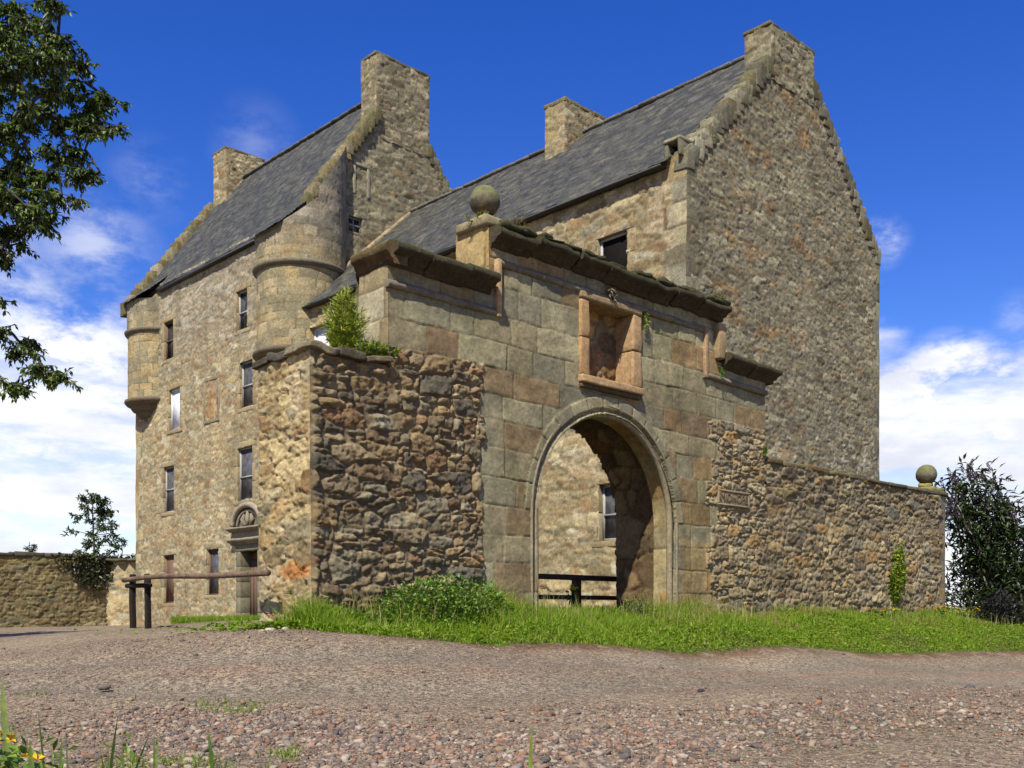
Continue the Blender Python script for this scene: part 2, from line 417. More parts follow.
# ------------------------------------------------------------------ materials
def principled(name, rough=0.9, col=None, attr=True, spec=0.3):
    m = bpy.data.materials.new(name); m.use_nodes = True; nt = m.node_tree; b = nt.nodes['Principled BSDF']
    b.inputs['Roughness'].default_value = rough; b.inputs['Specular IOR Level'].default_value = spec
    if col is not None: b.inputs['Base Color'].default_value = (*col, 1)
    return m, nt, b
def nnoise(nt, scale, detail=6, rough=0.6, vec=None):
    t = nt.nodes.new('ShaderNodeTexNoise'); t.inputs['Scale'].default_value = scale; t.inputs['Detail'].default_value = detail; t.inputs['Roughness'].default_value = rough
    if vec is not None: nt.links.new(vec, t.inputs['Vector'])
    return t.outputs['Fac']
def nmap(nt, x, a, b, c=0.0, d=1.0):
    n = nt.nodes.new('ShaderNodeMapRange'); n.inputs[1].default_value = a; n.inputs[2].default_value = b; n.inputs[3].default_value = c; n.inputs[4].default_value = d
    nt.links.new(x, n.inputs[0]); return n.outputs[0]
def nmix(nt, f, a, b, mode='MIX'):
    n = nt.nodes.new('ShaderNodeMixRGB'); n.blend_type = mode
    for i, x in enumerate((f, a, b)):
        if isinstance(x, (int, float)): n.inputs[i].default_value = x
        elif isinstance(x, (tuple, list, np.ndarray)): n.inputs[i].default_value = (*x, 1) if len(x) == 3 else tuple(x)
        else: nt.links.new(x, n.inputs[i])
    return n.outputs[0]
def attr(nt):
    a = nt.nodes.new('ShaderNodeAttribute'); a.attribute_name = "Col"; return a.outputs['Color']
def gpos(nt):
    g = nt.nodes.new('ShaderNodeNewGeometry'); return g.outputs['Position']
def bump(nt, b, hgt, strength=0.5, dist=0.01):
    n = nt.nodes.new('ShaderNodeBump'); n.inputs['Strength'].default_value = strength; n.inputs['Distance'].default_value = dist
    nt.links.new(hgt, n.inputs['Height']); nt.links.new(n.outputs[0], b.inputs['Normal'])
def make_stone(name, lichen=0.35, speck=0.62, bdist=0.022):
    m, nt, b = principled(name, 0.93, spec=0.2)
    p = gpos(nt)
    c = attr(nt)
    n1 = nnoise(nt, 24, 10, 0.74, p)
    n0 = nnoise(nt, 8.5, 10, 0.72, p)
    c = nmix(nt, 0.75, c, nmix(nt, 1.0, c, nmix(nt, nmap(nt, n0, 0.33, 0.66), (0.68, 0.67, 0.65), (1.32, 1.30, 1.27)), 'MULTIPLY'))
    c = nmix(nt, speck, c, nmix(nt, 1.0, c, nmix(nt, nmap(nt, n1, 0.3, 0.7), (0.28, 0.26, 0.24), (1.8, 1.76, 1.68)), 'MULTIPLY'))
    # pale and ochre lichen flecks
    lv = nnoise(nt, 13, 9, 0.72, p)
    c = nmix(nt, nmap(nt, lv, 0.62, 0.69, 0, lichen), c, (0.42, 0.40, 0.33))
    lo = nnoise(nt, 4.5, 9, 0.75, p)
    c = nmix(nt, nmap(nt, lo, 0.64, 0.72, 0, lichen), c, (0.36, 0.25, 0.09))
    ld = nnoise(nt, 2.6, 9, 0.7, p)
    c = nmix(nt, nmap(nt, ld, 0.56, 0.72, 0, 0.28), c, (0.075, 0.068, 0.055))
    nt.links.new(c, b.inputs['Base Color'])
    bump(nt, b, nnoise(nt, 34, 12, 0.78, p), 0.85, bdist)
    return m
M_STONE = make_stone("weathered_stone", 0.26)
M_DRESS = make_stone("dressed_stone", 0.2, 0.5, 0.010)
M_ASH = make_stone("ashlar_stone", 0.22, 0.48, 0.009)
def make_slate():
    m, nt, b = principled("roof_slate", 0.62, spec=0.4); p = gpos(nt)
    c = attr(nt); n = nnoise(nt, 22, 11, 0.78, p)
    c = nmix(nt, 1.0, c, nmix(nt, nmap(nt, n, 0.3, 0.7), (0.35, 0.35, 0.35), (1.75, 1.74, 1.68)), 'MULTIPLY')
    l = nnoise(nt, 15, 9, 0.75, p); c = nmix(nt, nmap(nt, l, 0.63, 0.72, 0, 0.5), c, (0.20, 0.19, 0.15))
    nt.links.new(c, b.inputs['Base Color']); bump(nt, b, n, 0.8, 0.016); return m
M_SLATE = make_slate()
def make_plain(name, col, rough, var=0.35, scale=20, spec=0.3, bd=0.004, stretch=None):
    m, nt, b = principled(name, rough, spec=spec); p = gpos(nt)
    if stretch:
        mp = nt.nodes.new('ShaderNodeMapping'); mp.inputs['Scale'].default_value = stretch; nt.links.new(p, mp.inputs[0]); p = mp.outputs[0]
    n = nnoise(nt, scale, 8, 0.65, p)
    c = nmix(nt, nmap(nt, n, 0.3, 0.7), tuple(np.array(col) * (1 - var) * .8), tuple(np.array(col) * (1 + var) * .8))
    nt.links.new(c, b.inputs['Base Color']); bump(nt, b, n, 0.5, bd); return m
M_GLASS = make_plain("old_window_glass", (0.030, 0.034, 0.042), 0.12, 0.6, 5, 0.6, 0.003)
M_DUSTY = make_plain("dusty_window_glass", (0.085, 0.085, 0.09), 0.35, 0.7, 7, 0.5, 0.003)
M_BOARD = make_plain("white_board", (0.72, 0.73, 0.75), 0.7, 0.12, 6, 0.2, 0.002)
M_FRAME = make_plain("grey_painted_wood", (0.36, 0.35, 0.32), 0.75, 0.3, 30)
M_DOOR = make_plain("weathered_door_wood", (0.14, 0.085, 0.058), 0.8, 0.5, 14, 0.2, 0.006, (1, 9, 1))
M_SHUT = make_plain("brown_board", (0.17, 0.10, 0.065), 0.8, 0.4, 12, 0.2, 0.004, (1, 9, 1))
M_DARKW = make_plain("tarred_timber", (0.022, 0.015, 0.012), 0.85, 0.5, 18, 0.2, 0.006)
M_FENCE = make_plain("dark_brown_fence_wood", (0.055, 0.034, 0.024), 0.85, 0.5, 18, 0.2, 0.006)
M_LOG = make_plain("barked_log", (0.15, 0.10, 0.065), 0.9, 0.6, 16, 0.2, 0.012)
M_DARK_PANE = make_plain("painted_dark_interior", (0.012, 0.011, 0.010), 1.0, 0.2, 3, 0.0)
M_BARK = make_plain("tree_bark", (0.065, 0.055, 0.045), 0.9, 0.5, 18, 0.2, 0.012)
def make_leaf(name, trans=0.3, rough=0.5):
    m = bpy.data.materials.new(name); m.use_nodes = True; nt = m.node_tree; b = nt.nodes['Principled BSDF']; out = nt.nodes['Material Output']
    b.inputs['Roughness'].default_value = rough; b.inputs['Specular IOR Level'].default_value = 0.35
    c = attr(nt); n = nnoise(nt, 60, 3, 0.6, gpos(nt))
    c = nmix(nt, 1.0, c, nmix(nt, nmap(nt, n, 0.3, 0.7), (0.75, 0.75, 0.75), (1.25, 1.25, 1.2)), 'MULTIPLY')
    nt.links.new(c, b.inputs['Base Color'])
    t = nt.nodes.new('ShaderNodeBsdfTranslucent'); nt.links.new(nmix(nt, 1.0, c, (1.2, 1.35, 0.7), 'MULTIPLY'), t.inputs['Color'])
    mx = nt.nodes.new('ShaderNodeMixShader'); mx.inputs[0].default_value = trans
    nt.links.new(b.outputs[0], mx.inputs[1]); nt.links.new(t.outputs[0], mx.inputs[2]); nt.links.new(mx.outputs[0], out.inputs['Surface'])
    return m
M_LEAF = make_leaf("broad_leaf", 0.28, 0.42)
M_GRASS = make_leaf("grass_blade", 0.45, 0.55)
M_PETAL = make_leaf("flower_petal", 0.2, 0.6)

# ------------------------------------------------------------------ ground
GP = []
def gp(x, y, d): p = at(x, y, d); GP.append(p)
for x in (-150, 0, 300, 512, 800, 1024, 1200): gp(x, 768, 4.2)
for x in (-100, 200, 512, 800, 1100): gp(x, 699, 6.9)
gp(300, 650, 8.0); gp(310, 635, 8.6); gp(500, 646, 9.6); gp(700, 654, 11.3); gp(880, 655, 13.5); gp(1020, 652, 14.9); gp(1150, 650, 18)
gp(0, 652, 10); gp(0, 633, 18); gp(-200, 632, 20); gp(0, 628, 30); gp(60, 636, 12.5); gp(140, 625.5, 12.4); gp(200, 627, 12); gp(260, 627, 10); gp(100, 626, 33); gp(265, 626, 27)
gp(180, 627, 25)
GP += [A(5.36, 8.4, -.15), A(6.8, 8.4, -.12), A(8.5, 8.4, -.10), A(10, 8.4, -.09), A(11.5, 8.4, -.08), A(13.4, 8.4, -.07), A(16.5, 8.4, -.07), A(19.9, 8.4, -.10), A(24, 9, -.2),
       A(7.5, 7.6, -.16), A(10.5, 7.5, -.16), A(14, 7.5, -.17), A(18, 7.2, -.2), A(10, 12, -.1), A(8, 16, -.25), A(12, 20, -.35), A(14, 12, -.1), A(14, 32, -.43), A(8, 26, -.42), A(20, 5, -.5), A(25, 4, -.55),
       A(0, 0, -.72), A(4, -2, -.72), A(-3, 3, -.7), A(-4, 8, -.55), A(9, 2, -.66), A(14, 0, -.68), A(30, 12, -.3), A(30, 0, -.6), A(-8, 30, -.45), A(-8, 15, -.45), A(24, 30, -.45), A(30, 24, -.4), A(12, 40, -.5), A(36, 36, -.5), A(-8, 42, -.5), A(-8, -6, -.72), A(18, -8, -.72), A(34, -8, -.68)]
GP = np.array(GP)
def tps_k(r2): return np.where(r2 > 1e-9, 0.5 * r2 * np.log(np.maximum(r2, 1e-9)), 0.0)
_n = len(GP); _d2 = ((GP[:, None, :2] - GP[None, :, :2]) ** 2).sum(-1)
_K = np.zeros((_n + 3, _n + 3)); _K[:_n, :_n] = tps_k(_d2) + np.eye(_n) * 0.15; _K[:_n, _n] = 1; _K[:_n, _n + 1:] = GP[:, :2]; _K[_n, :_n] = 1; _K[_n + 1:, :_n] = GP[:, :2].T
_w = np.linalg.solve(_K, np.concatenate([GP[:, 2], np.zeros(3)]))
def ground(x, y, bumps=True):
    x = np.asarray(x, float); y = np.asarray(y, float); sh = x.shape; x = x.ravel(); y = y.ravel(); r = np.empty(len(x))
    for s in range(0, len(x), 50000):
        xs, ys = x[s:s + 50000], y[s:s + 50000]
        d2 = (xs[:, None] - GP[None, :, 0]) ** 2 + (ys[:, None] - GP[None, :, 1]) ** 2
        r[s:s + 50000] = tps_k(d2) @ _w[:_n] + _w[_n] + xs * _w[_n + 1] + ys * _w[_n + 2]
    ex = np.maximum(np.maximum(-8 - x, x - 34), 0); ey = np.maximum(np.maximum(-8 - y, y - 42), 0); k = ss(0, 10, np.hypot(ex, ey))
    r = r * (1 - k) - 0.55 * k
    if bumps: r = r + (fbm(x * 0.9, y * 0.9, 5, 3) - 0.5) * 0.05 * (1 - k) + (fbm(x * 4, y * 4, 6, 3) - 0.5) * 0.018 * (1 - k)
    return r.reshape(sh)
def gz(x, y): return float(ground(np.array([x]), np.array([y]))[0])
ROAD = np.array([[-30, 15.0], [2.0, 10.5], [4.0, 8.0], [4.72, 7.39], [6.57, 7.0], [9.35, 6.68], [12.9, 6.3], [15.7, 5.57], [19, 4.6], [26, 1.5], [60, -20]])
def road_y(x): return np.interp(x, ROAD[:, 0], ROAD[:, 1])
EDGE = np.array([[-30, 40], [4.2, 40], [4.55, 9.6], [4.9, 8.3], [5.15, 7.55], [5.7, 7.22], [6.57, 7.0], [9.35, 6.68], [12.9, 6.3], [15.7, 5.57], [19, 4.6], [26, 1.5], [60, -20]])
def edge_y(x): return np.interp(x, EDGE[:, 0], EDGE[:, 1]) + 0.12 * (fbm(np.asarray(x, float) * 2.1, np.asarray(x, float) * 0, 77, 3) - 0.5) + 0.10 * (fbm(np.asarray(x, float) * 9, np.asarray(x, float) * 0, 78, 2) - 0.5)
def build_ground():
    xs = np.concatenate([[-1500, -600, -250, -120, -60, -30, -16], np.arange(-9, 0, 0.25), np.arange(0, 20, 0.075), np.arange(20, 36, 0.3), [40, 50, 70, 120, 250, 600, 1500]])
    ys = np.concatenate([[-1500, -600, -250, -120, -60, -30, -15], np.arange(-8, 0, 0.3), np.arange(0, 13, 0.075), np.arange(13, 43, 0.3), [48, 60, 90, 140, 260, 600, 1500]])
    X, Y = np.meshgrid(xs, ys, indexing='ij'); x = X.ravel(); y = Y.ravel(); z = ground(x, y)
    d = road_y(x) - y; de = edge_y(x) - y                            # metres in front of the verge / of the grass
    # wheel tracks pressed into the road, a little lower than the loose stones
    for c0 in (0.75, 2.1):
        z -= 0.035 * np.exp(-((d - c0) / 0.33) ** 2) * (np.abs(x) < 40)
    idx = np.arange(len(x)).reshape(X.shape)
    q = np.stack([idx[:-1, :-1], idx[1:, :-1], idx[1:, 1:], idx[:-1, 1:]], -1).reshape(-1, 4)
    n = fbm(x * 1.3, y * 1.3, 12, 4); n2 = fbm(x * 5, y * 5, 14, 3)
    dirt = lin(142, 130, 108); track = lin(132, 124, 107); soil = lin(112, 90, 70); turf = lin(80, 84, 40); moss = lin(96, 98, 52); red = lin(138, 108, 90)
    c = np.tile(dirt, (len(x), 1))
    def over(c, col, m): return c * (1 - m[:, None]) + col * m[:, None]
    c = over(c, track, np.clip(np.exp(-((d - 0.85) / 0.4) ** 2) + np.exp(-((d - 2.1) / 0.55) ** 2), 0, 1) * ss(0.3, 0.5, n + 0.15))
    c = over(c, red, np.exp(-((d - 1.4) / 0.22) ** 2) * ss(0.48, 0.6, n) * 0.4)
    c = over(c, soil, np.exp(-((de - 0.08) / 0.2) ** 2) * ss(0.25, 0.5, n2))
    c = over(c, turf, ss(0.05, -0.05, de) * (x > 4.3) * (y < 9.2) * 1.0)
    court = ((x > 5.3) & (y > 9.3) & (y < 2.12 * x)) * ss(0.45, 0.6, n)
    c = over(c, turf, court * 0.6)
    far = ss(34, 60, np.hypot(x - 12, y - 14)); c = over(c, turf, far)
    c = over(c, moss, ss(0.52, 0.62, fbm(x * 0.8 + 3, y * 0.8, 19, 3)) * ss(3.6, 4.2, d) * ss(6, 5, d) * 0.5 * ss(0.4, 0.6, n2))
    c = c * (0.75 + 0.5 * n)[:, None]
    m, nt, b = principled("gravel_road_surface", 0.92, spec=0.2)
    p = gpos(nt); ca = attr(nt)
    def vo(scale, feat='F1'):
        v = nt.nodes.new('ShaderNodeTexVoronoi'); v.inputs['Scale'].default_value = scale; v.feature = feat; nt.links.new(p, v.inputs['Vector']); return v
    v1 = vo(42); v2 = vo(95)
    hs = nt.nodes.new('ShaderNodeSeparateColor'); nt.links.new(v1.outputs['Color'], hs.inputs[0])
    hs2 = nt.nodes.new('ShaderNodeSeparateColor'); nt.links.new(v2.outputs['Color'], hs2.inputs[0])
    t = nmix(nt, hs.outputs[0], (0.55, 0.52, 0.52), (1.5, 1.42, 1.36)); t2 = nmix(nt, hs2.outputs[0], (0.6, 0.6, 0.6), (1.4, 1.36, 1.34))
    cc = nmix(nt, 1.0, nmix(nt, 1.0, ca, t, 'MULTIPLY'), t2, 'MULTIPLY')
    nt.links.new(cc, b.inputs['Base Color'])
    ad = nt.nodes.new('ShaderNodeMath'); ad.operation = 'ADD'; nt.links.new(v1.outputs['Distance'], ad.inputs[0]); nt.links.new(v2.outputs['Distance'], ad.inputs[1])
    sb = nt.nodes.new('ShaderNodeMath'); sb.operation = 'SUBTRACT'; sb.inputs[0].default_value = 1.5; nt.links.new(ad.outputs[0], sb.inputs[1])
    bump(nt, b, sb.outputs[0], 0.8, 0.012)
    o = mesh_np("ground", np.stack([x, y, z], 1), [q], m, None, c, True)
    struct(o, 'structure')
build_ground()

# loose stones of the road: real pebbles, thousands of them
def ico():
    t = (1 + 5 ** .5) / 2
    V = np.array([[-1, t, 0], [1, t, 0], [-1, -t, 0], [1, -t, 0], [0, -1, t], [0, 1, t], [0, -1, -t], [0, 1, -t], [t, 0, -1], [t, 0, 1], [-t, 0, -1], [-t, 0, 1]]) / math.sqrt(1 + t * t)
    F = np.array([[0, 11, 5], [0, 5, 1], [0, 1, 7], [0, 7, 10], [0, 10, 11], [1, 5, 9], [5, 11, 4], [11, 10, 2], [10, 7, 6], [7, 1, 8], [3, 9, 4], [3, 4, 2], [3, 2, 6], [3, 6, 8], [3, 8, 9], [4, 9, 5], [2, 4, 11], [6, 2, 10], [8, 6, 7], [9, 8, 1]])
    return V, F
def ico2():
    V, F = ico(); V = list(V); mid = {}; G = []
    def m(a, b):
        k = (min(a, b), max(a, b))
        if k not in mid:
            p = V[a] + V[b]; V.append(p / np.linalg.norm(p)); mid[k] = len(V) - 1
        return mid[k]
    for a, b, c in F:
        x, y, z = m(a, b), m(b, c), m(c, a); G += [[a, x, z], [b, y, x], [c, z, y], [x, y, z]]
    return np.array(V), np.array(G)
PEB = A(1.0, .985, .94) * pal((140, 117, 101), (150, 123, 104), (116, 102, 93), (130, 119, 109), (158, 139, 120), (108, 97, 90), (146, 108, 86), (168, 152, 134), (98, 91, 86), (154, 130, 107), (158, 148, 134), (126, 104, 89))
def stones(acc, x, y, size, V0, F0, sink=0.25, flat=(0.45, 0.8)):
    n = len(x); k = len(V0)
    z = ground(x, y); dd = road_y(x) - y
    for c0 in (0.75, 2.1): z -= 0.035 * np.exp(-((dd - c0) / 0.33) ** 2)
    sx = size * rng.uniform(0.8, 1.35, n); sy = size * rng.uniform(0.65, 1.0, n); size = size * .86; sx = sx * .86; sy = sy * .86; sz = size * rng.uniform(flat[0], flat[1], n)
    a = rng.uniform(0, 6.283, n); ca, sa = np.cos(a), np.sin(a)
    V = V0[None] * (1 + (rng.random((n, k, 1)) - 0.5) * 0.5)
    px = V[..., 0] * sx[:, None]; py = V[..., 1] * sy[:, None]; pz = V[..., 2] * sz[:, None]
    tx = rng.normal(0, 0.22, n)[:, None]; pz = pz + px * tx
    X = x[:, None] + px * ca[:, None] - py * sa[:, None]; Y = y[:, None] + px * sa[:, None] + py * ca[:, None]; Z = (z + sz * (1 - 2 * sink))[:, None] + pz
    c = PEB[rng.integers(0, len(PEB), n)] * rng.uniform(0.7, 1.15, (n, 1))
    C = np.repeat(c, k, 0)
    F = (F0[None] + (np.arange(n) * k)[:, None, None]).reshape(-1, 3)
    acc.add(np.stack([X, Y, Z], -1).reshape(-1, 3), [F], C)
def view_points(n, d0, d1, x0=-60, x1=1084):
    d = np.sqrt(rng.uniform(d0 ** 2, d1 ** 2, n)); px = rng.uniform(x0, x1, n)
    P = FWD[None] * d[:, None] + RGT[None] * (d * (px - 512) / 1009.0)[:, None]
    return P[:, 0], P[:, 1]
def in_road(x, y): return (y < edge_y(x) - 0.05) & (y < road_y(x) + 3)
M_PEB, _nt, _b = principled("loose_pebbles", 0.85, spec=0.25)
_nt.links.new(nmix(_nt, 1.0, attr(_nt), nmix(_nt, nmap(_nt, nnoise(_nt, 70, 6, 0.6, gpos(_nt)), 0.3, 0.7), (0.75, 0.75, 0.75), (1.25, 1.25, 1.25)), 'MULTIPLY'), _b.inputs['Base Color'])
bump(_nt, _b, nnoise(_nt, 120, 5, 0.6, gpos(_nt)), 0.4, 0.003)
def build_gravel():
    acc = Acc(); V1, F1 = ico(); V2, F2 = ico2()
    def keep(x, y, dens):
        d = road_y(x) - y
        p = dens * (1 - 0.86 * np.exp(-((d - 0.85) / 0.42) ** 2) - 0.0) * (1 - 0.72 * np.exp(-((d - 2.15) / 0.6) ** 2))
        p = p * (0.25 + 0.75 * ss(2.2, 3.8, d)) * ss(-3, -2, d) * (0.12 + 1.0 * ss(0.36, 0.6, fbm(x * 1.0, y * 1.0, 33, 4))) * (1 - .72 * ss(1.2, 3.2, x - .55 * y))
        return rng.random(len(x)) < p
    x, y = view_points(64000, 3.4, 6.6); m = keep(x, y, 1.0) & in_road(x, y); stones(acc, x[m], y[m], np.clip(rng.lognormal(math.log(0.0070), 0.58, m.sum()), 0.003, 0.03), V2, F2, 0.3)
    x, y = view_points(60000, 6.3, 10.5); m = keep(x, y, 0.62) & in_road(x, y); stones(acc, x[m], y[m], np.clip(rng.lognormal(math.log(0.0078), 0.5, m.sum()), 0.004, 0.03), V1, F1, 0.3)
    x, y = view_points(52000, 3.4, 9.5); m = in_road(x, y); stones(acc, x[m], y[m], np.clip(rng.lognormal(math.log(0.0038), 0.5, m.sum()), 0.002, 0.012), V1, F1, 0.3)
    x, y = view_points(40000, 9.5, 24.0); m = keep(x, y, 0.3) & in_road(x, y); stones(acc, x[m], y[m], np.clip(rng.lognormal(math.log(0.012), 0.4, m.sum()), 0.007, 0.03), V1, F1, 0.3)
    o = acc.build("gravel", M_PEB, None, False); struct(o, 'stuff')
build_gravel()

# ------------------------------------------------------------------ small building pieces shared by the buildings
class Face:
    """a wall plane: u along U, v up from eye level, n out of the wall"""
    def __init__(s, O, U, N): s.O = np.asarray(O, float); s.U = np.asarray(U, float); s.N = np.asarray(N, float)
    def p(s, u, v, n): return s.O + s.U * u + A(0, 0, 1) * v + s.N * n
    def box(s, acc, u, v, n, c):
        a = s.p(u[0], v[0], n[0]); b = s.p(u[1], v[1], n[1]); box(acc, np.minimum(a, b), np.maximum(a, b), c)
    def block(s, acc, u, v, dep, c, **k):
        a = s.p(u[0], v[0], dep[0]); b = s.p(u[1], v[1], dep[1]); block(acc, np.minimum(a, b), np.maximum(a, b), c, **k)
    def panel(s, acc, us, vs, field, keep=None, **k):
        acc.add(*panel(s.O, s.U, A(0, 0, 1), s.N, us, vs, field, keep, **k))
def hole(u, v, rects):
    m = np.zeros(len(u), bool)
    for (a, b, c, d) in rects: m |= (u > a) & (u < b) & (v > c) & (v < d)
    return m
def window(face, parent, u0, u1, v0, v1, stone=TAN, pane=M_GLASS, trans=(0.5,), mull=(), depth=0.13, margin=0.15, proud=0.014, frame=M_FRAME, fw=0.05, sill=True, surround_label=None):
    """frame (the window) > surround, pane"""
    fr = Acc(); d0, d1 = -depth, -depth + 0.06; c = A(.5, .5, .5)
    face.box(fr, (u0, u0 + fw), (v0, v1), (d0, d1), c); face.box(fr, (u1 - fw, u1), (v0, v1), (d0, d1), c)
    face.box(fr, (u0 + fw, u1 - fw), (v0, v0 + fw), (d0, d1), c); face.box(fr, (u0 + fw, u1 - fw), (v1 - fw, v1), (d0, d1), c)
    for t in trans:
        y = v0 + (v1 - v0) * t; face.box(fr, (u0 + fw, u1 - fw), (y - 0.018, y + 0.018), (d0, d1 + 0.012), c)
    for t in mull:
        x = u0 + (u1 - u0) * t; face.box(fr, (x - 0.014, x + 0.014), (v0 + fw, v1 - fw), (d0 + 0.005, d1 - 0.006), c)
    w = fr.build("window", frame, parent)
    su = Acc()
    def col(): return stone[rng.integers(0, len(stone))] * rng.uniform(0.85, 1.0) * 0.5 + stone.mean(0) * 0.44
    n = max(2, int((v1 - v0) / 0.42)); ys = np.linspace(v0, v1, n + 1)
    for k in range(n):
        e = margin * (1.0 if k % 2 else 1.35)
        face.block(su, (u0 - e, u0), (ys[k] + .004, ys[k + 1] - .004), (-depth - .08, proud), col(), rnd=0.012, jit=0.006)
        e = margin * (1.35 if k % 2 else 1.0)
        face.block(su, (u1, u1 + e), (ys[k] + .004, ys[k + 1] - .004), (-depth - .08, proud), col(), rnd=0.012, jit=0.006)
    face.block(su, (u0 - margin * 1.2, u1 + margin * 1.2), (v1 + .003, v1 + margin * 1.15), (-depth - .08, proud + .004), col(), rnd=0.014, jit=0.006)
    face.block(su, (u0 - margin * 1.1, u1 + margin * 1.1), (v0 - margin * 0.8, v0 - .003), (-depth - .08, proud + .008), col(), rnd=0.014, jit=0.006)
    su.build("surround", M_DRESS, w, True)
    pn = Acc(); face.box(pn, (u0 + fw * .6, u1 - fw * .6), (v0 + fw * .6, v1 - fw * .6), (d0 + 0.015, d0 + 0.03), c)
    pn.build("pane", pane, w)
    return w
def skew(acc, pts, y0, y1, plt, step=0.34, hgt=0.2, moss=0.4, proud=0.02):
    """crow-stepped coping: stones laid up a gable slope between two (x, z) points, y0..y1 deep"""
    (xa, za), (xb, zb) = pts; L = abs(xb - xa); n = max(2, int(round(math.hypot(xb - xa, zb - za) / step)))
    for k in range(n):
        t0, t1 = k / n, (k + 1) / n; x0 = xa + (xb - xa) * t0; x1 = xa + (xb - xa) * t1; z0 = za + (zb - za) * t0; z1 = za + (zb - za) * t1
        c = plt[rng.integers(0, len(plt))] * rng.uniform(0.75, 1.1)
        if rng.random() < moss: c = c * 0.55 + lin(96, 96, 52) * 0.45
        lo = min(x0, x1) - (0.02 if xb > xa else 0.10); hi = max(x0, x1) + (0.10 if xb > xa else 0.02)
        j = rng.uniform(-.03, .03)
        block(acc, (lo, y0 - proud, min(z0, z1) - 0.22), (hi, y1, max(z0, z1) + hgt * 0.12 + j), c, rnd=0.022, jit=0.02, rot=0.035, n=5)
def chimney(parent, x0, x1, y0, y1, z0, z1, plt, cap=True, seed=1, res=0.04):
    acc = Acc(); mo = plt.mean(0) * 0.9
    f = lambda s: (lambda u, v: rubble(u, v, seed + s, plt, 0.26, 0.11, 0.024, 0.014, mo, 0.3, spread=.2))
    Face((x0, 0, 0), (0, 1, 0), (-1, 0, 0)).panel(acc, lines(y0, y1, res), lines(z0, z1, res), f(1), taper=(1, 1, 0, 0), wob=.012)
    Face((0, y0, 0), (1, 0, 0), (0, -1, 0)).panel(acc, lines(x0, x1, res), lines(z0, z1, res), f(2), taper=(1, 1, 0, 0), wob=.012)
    Face((x1, 0, 0), (0, 1, 0), (1, 0, 0)).panel(acc, lines(y0, y1, .1), lines(z0, z1, .1), f(3), taper=(1, 1, 0, 0), wob=.012)
    Face((0, y1, 0), (1, 0, 0), (0, 1, 0)).panel(acc, lines(x0, x1, .1), lines(z0, z1, .1), f(4), taper=(1, 1, 0, 0), wob=.012)
    ch = acc.build("chimney", M_STONE, parent)
    cp = Acc(); n = max(2, int((x1 - x0) / 0.5)); xs = np.linspace(x0 - .03, x1 + .03, n + 1)
    for k in range(n):
        c = plt[rng.integers(0, len(plt))] * 0.7; c = c * .6 + lin(92, 94, 56) * .4
        block(cp, (xs[k] + .004, y0 - .012, z1 - .05), (xs[k + 1] - .004, y1 + .012, z1 + rng.uniform(.02, .06)), c, rnd=.02, jit=.02)
    cp.build("coping", M_STONE, ch, True)
    return ch

